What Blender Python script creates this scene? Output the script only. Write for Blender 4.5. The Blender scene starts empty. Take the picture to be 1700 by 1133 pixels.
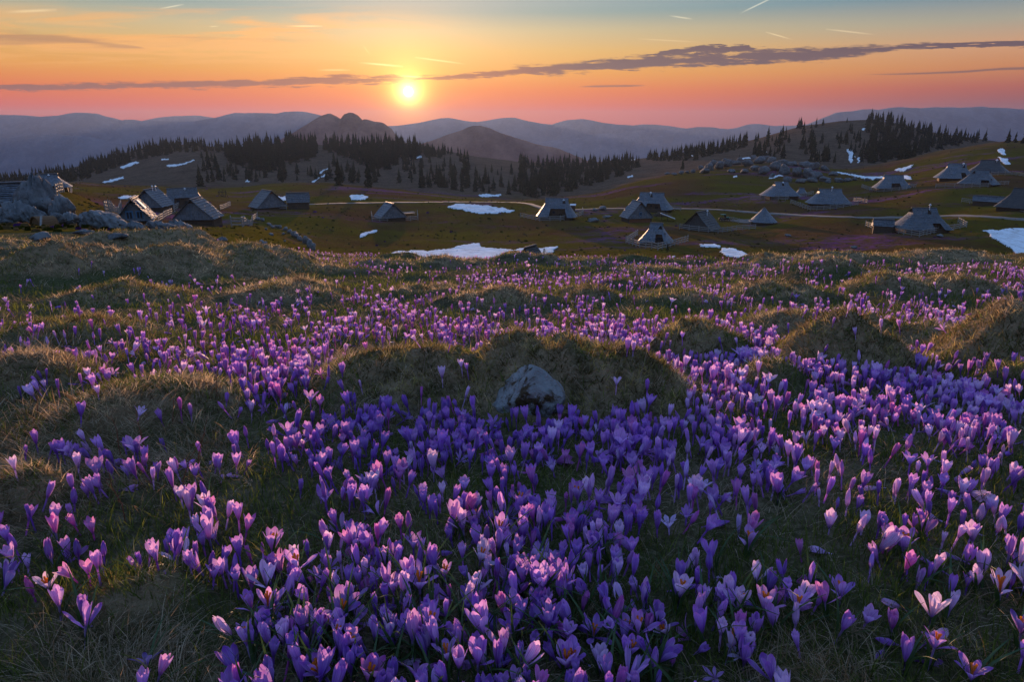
import bpy, bmesh, math, random
import numpy as np
from mathutils import Vector, Matrix, Euler
import time
T0 = time.time()


def tick(what):
    print('TICK %-12s %.1f' % (what, time.time() - T0))


SC = bpy.context.scene
COL = SC.collection
R = math.radians

# ------------------------------------------------------------------ camera
W_, H_, F_, CX, CY = 1700.0, 1133.0, 1133.33, 850.0, 566.5
HORIZON = 210.0
PITCH = math.atan((CY - HORIZON) / F_)
SP, CP = math.sin(PITCH), math.cos(PITCH)
CAMZ = 0.72
cam = bpy.data.cameras.new('camera')
cam.lens, cam.sensor_width = 24.0, 36.0
cam.clip_start, cam.clip_end = 0.05, 40000.0
co = bpy.data.objects.new('camera', cam)
co.location = (0, 0, CAMZ)
co.rotation_euler = (math.pi / 2 - PITCH, 0, 0)
COL.objects.link(co)
SC.camera = co

# ------------------------------------------------------------------ exposure and render settings
SC.view_settings.view_transform = 'Standard'
SC.view_settings.look = 'None'
SC.view_settings.gamma = 1.0
SC.view_settings.exposure = 0.95
SC.view_settings.use_curve_mapping = False
SC.render.engine = 'CYCLES'
SC.cycles.use_denoising = True
SC.cycles.max_bounces = 6
SC.cycles.diffuse_bounces = 3
SC.cycles.transmission_bounces = 4
SC.cycles.transparent_max_bounces = 8
SC.cycles.volume_bounces = 1
SC.cycles.sample_clamp_indirect = 4.0
SC.cycles.caustics_reflective = False
SC.cycles.caustics_refractive = False


def slope(px, py):
    """direction of the view ray through a photograph pixel, as (x/y, z/y)"""
    px = np.asarray(px, float); py = np.asarray(py, float)
    v = (CY - py) / F_
    dy = CP + v * SP
    dz = -SP + v * CP
    return (px - CX) / F_ / dy, dz / dy


def project(x, y, z):
    zc = z - CAMZ
    d = y * CP - zc * SP
    v = y * SP + zc * CP
    d = np.maximum(d, 1e-4)
    return CX + F_ * x / d, CY - F_ * v / d, d


SUN_U, SUN_W = slope(678, 152)
SUN = Vector((float(SUN_U), 1.0, float(SUN_W))).normalized()
SUN_EL = R(2.3)          # the middle of the disc stands a little above the wooded ridge
SUN_AZ = math.atan2(SUN.x, SUN.y)

# ------------------------------------------------------------------ world: dusk sky
world = bpy.data.worlds.new('World')
SC.world = world
world.use_nodes = True
wt = world.node_tree
wt.nodes.clear()


class N:
    """tiny node-building helper"""
    def __init__(self, tree):
        self.t = tree

    def node(self, typ, **kw):
        n = self.t.nodes.new(typ)
        for k, v in kw.items():
            setattr(n, k, v)
        return n

    def put(self, sock, v):
        if hasattr(v, 'is_output') or isinstance(v, bpy.types.NodeSocket):
            self.t.links.new(v, sock)
        else:
            sock.default_value = v

    def m(self, op, a, b=0.0, c=0.0, clamp=False):
        n = self.node('ShaderNodeMath', operation=op)
        n.use_clamp = clamp
        self.put(n.inputs[0], a); self.put(n.inputs[1], b); self.put(n.inputs[2], c)
        return n.outputs[0]

    def vm(self, op, a, b=(0, 0, 0), out=0):
        n = self.node('ShaderNodeVectorMath', operation=op)
        self.put(n.inputs[0], a)
        if op == 'SCALE':
            self.put(n.inputs['Scale'], b)
        else:
            self.put(n.inputs[1], b)
        return n.outputs[out]

    def step(self, x, lo, hi):
        n = self.node('ShaderNodeMapRange', interpolation_type='SMOOTHSTEP')
        self.put(n.inputs[0], x); self.put(n.inputs[1], lo); self.put(n.inputs[2], hi)
        n.inputs[3].default_value = 0.0; n.inputs[4].default_value = 1.0
        return n.outputs[0]

    def xyz(self, x, y, z=0.0):
        n = self.node('ShaderNodeCombineXYZ')
        self.put(n.inputs[0], x); self.put(n.inputs[1], y); self.put(n.inputs[2], z)
        return n.outputs[0]

    def ramp(self, fac, stops, interp='LINEAR'):
        n = self.node('ShaderNodeValToRGB')
        cr = n.color_ramp
        cr.interpolation = interp
        while len(cr.elements) < len(stops):
            cr.elements.new(0.5)
        for e, (p, c) in zip(cr.elements, stops):
            e.position = p
            e.color = tuple(c) + ((1.0,) if len(c) == 3 else ())
        self.put(n.inputs[0], fac)
        return n.outputs[0]

    def mix(self, f, a, b, blend='MIX'):
        n = self.node('ShaderNodeMix', data_type='RGBA', blend_type=blend)
        self.put(n.inputs[0], f); self.put(n.inputs[6], a); self.put(n.inputs[7], b)
        return n.outputs[2]

    def noise(self, vec, scale, detail=4.0, rough=0.5, dist=0.0, out=0):
        n = self.node('ShaderNodeTexNoise')
        self.put(n.inputs['Vector'], vec)
        n.inputs['Scale'].default_value = scale
        n.inputs['Detail'].default_value = detail
        n.inputs['Roughness'].default_value = rough
        n.inputs['Distortion'].default_value = dist
        return n.outputs[out]

    def curve(self, x, pts):
        n = self.node('ShaderNodeFloatCurve')
        c = n.mapping.curves[0]
        c.points[0].location = pts[0]
        c.points[-1].location = pts[-1]
        for p in pts[1:-1]:
            c.points.new(*p)
        n.mapping.update()
        self.put(n.inputs['Value'], x)
        return n.outputs[0]


def lin(r, g, b):
    f = lambda c: (c / 255) / 12.92 if c <= 10 else ((c / 255 + 0.055) / 1.055) ** 2.4
    return (f(r), f(g), f(b))


def sc(c, k):
    return tuple(x * k for x in c)


w = N(wt)
tc = w.node('ShaderNodeTexCoord')
D = tc.outputs['Generated']
sep = w.node('ShaderNodeSeparateXYZ')
w.put(sep.inputs[0], D)
dx, dy_, dz = sep.outputs
ys = w.m('MAXIMUM', dy_, 0.03)
U = w.m('DIVIDE', dx, ys)
Wv = w.m('DIVIDE', dz, ys)
ahead = w.step(dy_, 0.05, 0.25)


def zpos(py):
    u_, w_ = slope(850, py)
    z_ = float(w_ / math.sqrt(1 + w_ * w_))
    return math.sqrt(max(0.0, z_ + 0.02))


zf = w.m('SQRT', w.m('MAXIMUM', w.m('ADD', dz, 0.02), 0.0))
ZEN = (0.24, 0.45, 0.92)
UP = (0.20, 0.32, 0.56)
sunside = [(0.0, (0.30, 0.10, 0.06)), (zpos(205), (0.68, 0.035, 0.0)), (zpos(180), (0.78, 0.045, 0.0)),
           (zpos(150), (0.84, 0.165, 0.0)), (zpos(120), (0.82, 0.33, 0.03)), (zpos(85), (0.72, 0.42, 0.11)),
           (zpos(50), (0.52, 0.44, 0.25)), (zpos(20), (0.22, 0.34, 0.34)), (zpos(-20), (0.26, 0.36, 0.42)),
           (0.62, UP), (1.0, ZEN)]
offside = [(0.0, (0.20, 0.10, 0.10)), (zpos(205), (0.22, 0.015, 0.03)), (zpos(180), (0.27, 0.03, 0.04)),
           (zpos(155), (0.46, 0.08, 0.04)), (zpos(125), (0.62, 0.23, 0.07)), (zpos(95), (0.64, 0.33, 0.17)),
           (zpos(60), (0.38, 0.36, 0.28)), (zpos(20), (0.13, 0.24, 0.33)), (zpos(-20), (0.13, 0.26, 0.39)),
           (0.62, UP), (1.0, ZEN)]
side = w.m('MAXIMUM', w.step(U, 0.05, 0.75), w.m('SUBTRACT', 1.0, ahead))
base = w.mix(side, w.ramp(zf, sunside), w.ramp(zf, offside))

# thin lit cirrus high on the left
uv = w.xyz(U, Wv)
cir = w.noise(w.xyz(w.m('MULTIPLY', U, 2.2), w.m('MULTIPLY', Wv, 26.0), 3.0), 1.6, 6.0, 0.62, 0.6)
cirm = w.m('MULTIPLY', w.step(cir, 0.44, 0.62), w.m('MULTIPLY', w.step(U, 0.0, -0.35), w.m('MULTIPLY', w.step(Wv, 0.07, 0.10), w.step(Wv, 0.165, 0.125))))
cirm = w.m('MULTIPLY', cirm, ahead)
base = w.mix(w.m('MULTIPLY', cirm, 0.85), base, lin(250, 176, 92) + (1,))
cir2 = w.noise(w.xyz(w.m('MULTIPLY', U, 1.6), w.m('MULTIPLY', Wv, 30.0), 9.0), 1.9, 5.0, 0.6, 0.4)
c2m = w.m('MULTIPLY', w.step(cir2, 0.46, 0.62), w.m('MULTIPLY', w.step(U, -0.2, -0.45), w.m('MULTIPLY', w.step(Wv, 0.095, 0.11), w.step(Wv, 0.135, 0.12))))
base = w.mix(w.m('MULTIPLY', w.m('MULTIPLY', c2m, ahead), 0.6), base, lin(178, 130, 92) + (1,))

# glow round the sun
dotn = w.node('ShaderNodeVectorMath', operation='DOT_PRODUCT')
w.put(dotn.inputs[0], D); dotn.inputs[1].default_value = SUN
ang = w.m('MULTIPLY', w.m('ARCCOSINE', w.m('MINIMUM', dotn.outputs['Value'], 1.0)), 180 / math.pi)
g1 = w.m('MULTIPLY', w.m('EXPONENT', w.m('MULTIPLY', ang, -1 / 1.0)), 2.8)
g2 = w.m('MULTIPLY', w.m('EXPONENT', w.m('MULTIPLY', ang, -1 / 5.0)), 0.42)
g3 = w.m('MULTIPLY', w.m('EXPONENT', w.m('MULTIPLY', ang, -1 / 9.0)), 0.42)
glow = w.vm('ADD', w.vm('SCALE', (1.0, 0.62, 0.10), g1), w.vm('SCALE', (1.0, 0.42, 0.06), g2))
glow = w.vm('ADD', glow, w.vm('SCALE', (1.0, 0.72, 0.46), w.m('MULTIPLY', g3, w.step(dz, 0.02, 0.12))))
disc = w.vm('ADD', w.vm('SCALE', (16.0, 13.0, 8.0), w.step(ang, 0.42, 0.12)), w.vm('SCALE', (7.0, 5.2, 2.0), w.m('EXPONENT', w.m('MULTIPLY', ang, -1 / 0.40))))

# the long dark bank of cloud
wn1 = w.noise(w.xyz(w.m('MULTIPLY', U, 5.0), w.m('MULTIPLY', Wv, 95.0), 0.0), 1.7, 7.0, 0.65, 0.3)
wn2 = w.noise(w.xyz(w.m('MULTIPLY', U, 14.0), w.m('MULTIPLY', Wv, 90.0), 7.0), 2.0, 5.0, 0.62, 0.2)


def cloud(line, thick, ragged, seed_noise, edge=0.45):
    lp, tp = [], []
    for px, py in line:
        a_, s_ = slope(px, py)
        lp.append((float((a_ + 1) / 2), float(s_ / 0.2)))
    for px, t in thick:
        a_, s_ = slope(px, 130)
        tp.append((float((a_ + 1) / 2), t / F_ / 0.05))
    if lp[0][0] > 0: lp.insert(0, (0.0, lp[0][1]))
    if lp[-1][0] < 1: lp.append((1.0, lp[-1][1]))
    if tp[0][0] > 0: tp.insert(0, (0.0, tp[0][1]))
    if tp[-1][0] < 1: tp.append((1.0, tp[-1][1]))
    u01 = w.m('MULTIPLY', w.m('ADD', U, 1.0), 0.5)
    c = w.m('MULTIPLY', w.curve(u01, lp), 0.2)
    t = w.m('MULTIPLY', w.curve(u01, tp), 0.05)
    d = w.m('ABSOLUTE', w.m('SUBTRACT', Wv, c))
    d = w.m('DIVIDE', d, w.m('MAXIMUM', t, 0.0003))
    d = w.m('ADD', d, w.m('MULTIPLY', w.m('SUBTRACT', seed_noise, 0.5), ragged))
    return w.m('MULTIPLY', w.m('MULTIPLY', w.step(d, 1.0 + edge * 0.5, 1.0 - edge), w.step(t, 0.0004, 0.0013)), ahead)


bank = cloud([(-60, 147), (150, 143), (400, 139), (560, 133), (700, 130), (780, 126), (880, 116), (1000, 109), (1130, 100), (1280, 92),
              (1400, 86), (1480, 80), (1560, 74), (1650, 70), (1760, 68)],
             [(-60, 5), (300, 5), (520, 6), (640, 5.5), (720, 3.5), (800, 4.5), (880, 7), (1000, 8), (1150, 10), (1300, 10), (1420, 7), (1500, 4), (1600, 2), (1760, 1.5)],
             6.5, w.m('MULTIPLY', w.m('ADD', wn1, wn2), 0.5), 0.5)
up = cloud([(1060, 92), (1150, 84), (1250, 80)], [(900, 0.0), (1060, 1.0), (1100, 3.0), (1180, 6.0), (1240, 3.5), (1260, 0.0), (1300, 0.0)], 5.0, wn2, 0.25)
low = cloud([(1500, 82), (1600, 76), (1700, 74)], [(1460, 0.0), (1520, 1.2), (1600, 2.5), (1700, 3.5)], 5.0, wn2, 0.25)
low2 = cloud([(1400, 124), (1550, 121), (1700, 113)], [(1380, 0.0), (1460, 1.0), (1600, 1.5), (1700, 2.0)], 2.0, wn1)
low3 = cloud([(850, 146), (1000, 143), (1200, 140)], [(930, 0.0), (1000, 1.6), (1060, 1.2), (1090, 0.0)], 2.0, wn1)
mask = w.m('MAXIMUM', w.m('MAXIMUM', bank, w.m('MAXIMUM', up, low)), w.m('MULTIPLY', w.m('MAXIMUM', low2, low3), 0.7))
wisp1 = cloud([(-60, 58), (60, 62), (140, 68), (220, 78), (300, 82)], [(-60, 5.0), (60, 4.5), (150, 4.0), (220, 2.5), (270, 0.0), (330, 0.0)], 4.0, wn1, 0.9)
wisp2 = cloud([(200, 72), (300, 70), (400, 76), (540, 79)], [(150, 0.0), (220, 4.0), (300, 7.0), (400, 6.0), (500, 2.0), (560, 0.0)], 3.5, wn1, 0.9)
wisp3 = cloud([(40, 36), (140, 38), (240, 48)], [(20, 0.0), (70, 2.5), (150, 3.5), (210, 2.0), (250, 0.0)], 3.5, wn2, 0.9)
base = w.mix(w.m('MULTIPLY', wisp2, 0.6), base, (0.86, 0.42, 0.12, 1))
base = w.mix(w.m('MULTIPLY', wisp3, 0.55), base, (0.78, 0.46, 0.18, 1))
base = w.mix(w.m('MULTIPLY', wisp1, 0.55), base, (0.40, 0.20, 0.10, 1))
cloudc = w.mix(w.step(U, -0.05, 0.12), lin(140, 78, 70) + (1,), lin(88, 68, 84) + (1,))
skyc = w.mix(w.m('MULTIPLY', mask, 0.95), base, cloudc)
skyc = w.vm('ADD', skyc, w.vm('SCALE', glow, w.m('SUBTRACT', 1.0, w.m('MULTIPLY', mask, 0.55))))


# bright contrails and wisps
def seg(p0, p1, width, gain):
    a = np.array(slope(*p0), float); b = np.array(slope(*p1), float)
    d_ = b - a
    pa = w.vm('SUBTRACT', uv, (a[0], a[1], 0))
    t = w.node('ShaderNodeVectorMath', operation='DOT_PRODUCT')
    w.put(t.inputs[0], pa); t.inputs[1].default_value = (d_[0], d_[1], 0)
    tt = w.m('DIVIDE', t.outputs['Value'], float(d_ @ d_))
    tcl = w.m('MINIMUM', w.m('MAXIMUM', tt, 0.0), 1.0)
    near = w.vm('SCALE', (d_[0], d_[1], 0), tcl)
    ln = w.node('ShaderNodeVectorMath', operation='LENGTH')
    w.put(ln.inputs[0], w.vm('SUBTRACT', pa, near))
    prof = w.m('MULTIPLY', w.step(tcl, 0.0, 0.5), w.m('SUBTRACT', 1.0, w.m('MULTIPLY', w.step(tcl, 0.7, 1.0), 0.6)))
    return w.m('MULTIPLY', w.m('MULTIPLY', w.step(ln.outputs['Value'], width / F_, 0.0), prof), gain)


segs = [seg((1224, 24), (1282, -4), 1.7, 0.55), seg((1107, 25), (1148, 31), 1.6, 0.45), seg((1318, 66), (1272, 53), 1.4, 0.4),
        seg((1460, 58), (1372, 48), 1.6, 0.32), seg((260, 15), (304, 7), 1.6, 0.45), seg((472, 43), (534, 43), 1.6, 0.5),
        seg((615, 92), (604, 76), 1.2, 0.25), seg((590, 103), (668, 110), 2.0, 0.7), seg((780, 107), (690, 95), 1.7, 0.55),
        seg((0, 20), (92, 16), 3.0, 0.3), seg((345, 44), (362, 43), 1.4, 0.3), seg((520, 116), (580, 116), 2.2, 0.35),
        seg((1170, 70), (1060, 64), 1.4, 0.2), seg((660, 125), (700, 128), 1.6, 0.8)]
tot = segs[0]
for s_ in segs[1:]:
    tot = w.m('ADD', tot, s_)
skyc = w.vm('ADD', skyc, w.vm('SCALE', (1.0, 0.80, 0.48), w.m('MULTIPLY', tot, w.m('MULTIPLY', ahead, 0.75))))
skyc = w.vm('ADD', skyc, disc)
bg = w.node('ShaderNodeBackground')
w.put(bg.inputs[0], skyc)
bg.inputs[1].default_value = 0.525
nish = w.node('ShaderNodeTexSky', sky_type='NISHITA')
nish.sun_disc = False
nish.sun_elevation = SUN_EL
nish.sun_rotation = SUN_AZ
bg2 = w.node('ShaderNodeBackground')
w.put(bg2.inputs[0], nish.outputs[0])
bg2.inputs[1].default_value = 0.003
addsh = w.node('ShaderNodeAddShader')
wt.links.new(bg.outputs[0], addsh.inputs[0])
wt.links.new(bg2.outputs[0], addsh.inputs[1])
wo = w.node('ShaderNodeOutputWorld')
wt.links.new(addsh.outputs[0], wo.inputs[0])

# ------------------------------------------------------------------ sun
sl = bpy.data.lights.new('sun', 'SUN')
sl.energy = 5.0
sl.angle = R(0.6)
sl.color = (1.0, 0.58, 0.33)
so = bpy.data.objects.new('sun', sl)
LAMP = Vector((math.sin(SUN_AZ) * math.cos(SUN_EL), math.cos(SUN_AZ) * math.cos(SUN_EL), math.sin(SUN_EL)))
so.rotation_euler = (-LAMP).to_track_quat('-Z', 'Y').to_euler()
so.location = (0, 0, 50)
COL.objects.link(so)


# ------------------------------------------------------------------ generic builders
def tag(o, label=None, cat=None, group=None, kind=None):
    if label: o['label'] = label
    if cat: o['category'] = cat
    if group: o['group'] = group
    if kind: o['kind'] = kind
    return o


def link(o, parent=None):
    COL.objects.link(o)
    if parent is not None:
        o.parent = parent
    return o


def mesh_obj(name, me, mat=None, parent=None):
    if mat is not None and len(me.materials) == 0:
        me.materials.append(mat)
    return link(bpy.data.objects.new(name, me), parent)


def empty(name, loc, rz=0.0):
    o = bpy.data.objects.new(name, None)
    o.empty_display_size = 0.1
    o.location = loc
    o.rotation_euler = (0, 0, rz)
    return link(o)


def np_mesh(name, V, Fc, smooth=True):
    """V (n,3); Fc (m,3) or (m,4) or a list of such arrays"""
    me = bpy.data.meshes.new(name)
    V = np.asarray(V, np.float32)
    if isinstance(Fc, np.ndarray):
        Fc = [Fc]
    idx = np.concatenate([f.ravel() for f in Fc]).astype(np.int32)
    tot_ = np.concatenate([np.full(len(f), f.shape[1], np.int32) for f in Fc])
    start = np.zeros(len(tot_), np.int32)
    start[1:] = np.cumsum(tot_)[:-1]
    me.vertices.add(len(V)); me.vertices.foreach_set('co', V.ravel())
    me.loops.add(len(idx)); me.loops.foreach_set('vertex_index', idx)
    me.polygons.add(len(tot_))
    me.polygons.foreach_set('loop_start', start)
    me.polygons.foreach_set('loop_total', tot_)
    me.polygons.foreach_set('use_smooth', np.full(len(tot_), smooth))
    me.update(calc_edges=True)
    return me


def point_color(me, rgb, name='col'):
    at_ = me.color_attributes.new(name, 'FLOAT_COLOR', 'POINT')
    rgba = np.ones((len(me.vertices), 4), np.float32)
    rgba[:, :3] = rgb
    at_.data.foreach_set('color', rgba.ravel())


def point_float(me, name, v):
    at_ = me.attributes.new(name, 'FLOAT', 'POINT')
    at_.data.foreach_set('value', np.asarray(v, np.float32))


def grid_faces(nr, nc):
    i = np.arange(nr - 1)[:, None] * nc + np.arange(nc - 1)[None, :]
    i = i.ravel()
    return np.stack([i, i + 1, i + nc + 1, i + nc], 1)


def smoothstep(x, a, b):
    t = np.clip((x - a) / (b - a), 0, 1)
    return t * t * (3 - 2 * t)


def _hash(i, j, seed):
    h = (i.astype(np.int64) * 374761393 + j.astype(np.int64) * 668265263 + seed * 1442695041) & 0xFFFFFFFF
    h = ((h ^ (h >> 13)) * 1274126177) & 0xFFFFFFFF
    h = h ^ (h >> 16)
    return (h & 0xFFFF) / 65535.0


def vnoise(x, y, seed=0):
    x = np.asarray(x, float); y = np.asarray(y, float)
    i = np.floor(x); j = np.floor(y)
    fx = x - i; fy = y - j
    fx = fx * fx * fx * (fx * (fx * 6 - 15) + 10); fy = fy * fy * fy * (fy * (fy * 6 - 15) + 10)
    i = i.astype(np.int64); j = j.astype(np.int64)
    a = _hash(i, j, seed); b = _hash(i + 1, j, seed); c = _hash(i, j + 1, seed); d = _hash(i + 1, j + 1, seed)
    return (a * (1 - fx) + b * fx) * (1 - fy) + (c * (1 - fx) + d * fx) * fy


def fbm(x, y, seed=0, oct_=4):
    s = 0.0; amp = 0.5; tot_ = 0.0
    for k in range(oct_):
        s = s + amp * vnoise(x * 2 ** k + 17.3 * k, y * 2 ** k - 9.1 * k, seed + k)
        tot_ += amp; amp *= 0.5
    return s / tot_ - 0.5


# ------------------------------------------------------------------ the lie of the land
YB = np.array([-6, 0.0, 0.8, 1.2, 2.0, 3.0, 5.0, 8.0, 12.0, 16.0])
ZB = np.array([0.0, 0.0, 0.0, -0.01, -0.07, -0.20, -0.48, -0.93, -1.53, -2.1])


def near_base(x, Y):
    z = np.interp(Y, YB, ZB)
    left = np.clip(-x - 0.8, 0, 30)
    return z + 0.038 * left * smoothstep(Y, 2.0, 10.0)


def flat_hit(px, py):
    a, s = slope(px, py)
    Y = np.linspace(0.4, 16, 4000)
    z = CAMZ + s * Y
    g = near_base(a * Y, Y)
    k = int(np.argmax(z < g))
    return float(a * Y[k]), float(Y[k])


# hummocks: pixel of the foot centre, half width (px), depth ratio, height (m)
MOUNDS_PX = [
    (930, 668, 235, 0.80, 0.165), (690, 655, 190, 0.85, 0.11), (1080, 672, 100, 0.9, 0.07), (560, 640, 90, 1.0, 0.05),
    (1165, 590, 88, 1.0, 0.125), (1420, 612, 118, 1.0, 0.185), (1330, 560, 100, 1.0, 0.10), (1470, 560, 70, 1.0, 0.10), (1262, 636, 66, 1.0, 0.075),
    (1680, 615, 120, 1.1, 0.23), (1560, 575, 70, 1.0, 0.10), (1690, 650, 60, 1.0, 0.08), (1110, 700, 60, 1.0, 0.05),
    (250, 700, 170, 0.9, 0.085), (40, 640, 110, 0.9, 0.10), (130, 560, 130, 1.0, 0.07), (20, 860, 90, 0.9, 0.07), (200, 1030, 150, 0.6, 0.05),
    (270, 425, 110, 0.9, 0.210), (130, 425, 90, 0.9, 0.170), (50, 470, 130, 0.9, 0.240), (400, 452, 150, 0.9, 0.140), (300, 462, 150, 0.8, 0.192),
    (190, 500, 120, 1.0, 0.096), (470, 500, 120, 1.0, 0.080), (10, 420, 80, 0.9, 0.175), (350, 425, 60, 0.9, 0.100),
    (975, 498, 70, 1.0, 0.104), (830, 512, 90, 1.0, 0.104), (700, 490, 80, 1.0, 0.064), (1130, 505, 90, 1.0, 0.072), (1290, 500, 85, 1.0, 0.104),
    (1480, 492, 80, 1.0, 0.128), (1600, 490, 90, 1.0, 0.104), (1390, 470, 80, 1.0, 0.112), (1335, 447, 90, 0.9, 0.180), (1450, 447, 60, 0.9, 0.100),
    (1560, 444, 100, 0.9, 0.130), (1680, 446, 90, 0.9, 0.120), (960, 446, 70, 0.9, 0.140), (740, 444, 80, 0.9, 0.140), (630, 446, 60, 0.9, 0.110),
    (870, 444, 60, 0.9, 0.100), (1080, 452, 70, 0.9, 0.070), (540, 455, 80, 0.9, 0.080), (1220, 455, 70, 0.9, 0.080),
]
MOUNDS = []
for (px, py, rw, ratio, h) in MOUNDS_PX:
    mx, my = flat_hit(px, py)
    d = my * CP
    rx = rw * d / F_
    MOUNDS.append((mx, my + 0.35 * rx * ratio, rx, rx * ratio, h))


def mound_h(x, Y):
    shp = np.broadcast(x, Y).shape
    x = np.broadcast_to(x, shp).ravel(); Y = np.broadcast_to(Y, shp).ravel()
    s = np.zeros(x.size)
    for (mx, my, rx, ry, h) in MOUNDS:
        i = np.flatnonzero((np.abs(Y - my) < 1.27 * ry) & (np.abs(x - mx) < 1.27 * rx))
        if len(i) == 0:
            continue
        q = ((x[i] - mx) / rx) ** 2 + ((Y[i] - my) / ry) ** 2
        b = h * np.clip(1 - q / 1.6, 0, 1) ** 1.35
        s[i] = np.maximum(s[i], b) + 0.25 * np.minimum(s[i], b)
    return s.reshape(shp)


def near_h(x, Y):
    far = smoothstep(Y, 3.0, 7.0)
    hum = np.clip(fbm(x * 1.15 + 5.0, Y * 0.85, 21, 3) + 0.03, 0, 1) * 0.42 * far
    bump = fbm(x * 6.0, Y * 6.0, 5, 3) * 0.035 + fbm(x * 22, Y * 22, 8, 2) * 0.012
    m = mound_h(x + 0.16 * fbm(x * 2.4, Y * 2.4, 61, 3) * np.clip(Y / 2.5, 0.4, 4), Y + 0.16 * fbm(x * 2.4 + 9, Y * 2.4, 62, 3) * np.clip(Y / 2.5, 0.4, 4))
    rough = (fbm(x * 5.0, Y * 5.0, 31, 4) * 0.72 + np.abs(fbm(x * 13, Y * 13, 33, 3)) * 0.65 + fbm(x * 30, Y * 30, 35, 2) * 0.22 - 0.07) * np.minimum(m, 0.2)
    return near_base(x, Y) + m + hum + bump + rough


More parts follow.
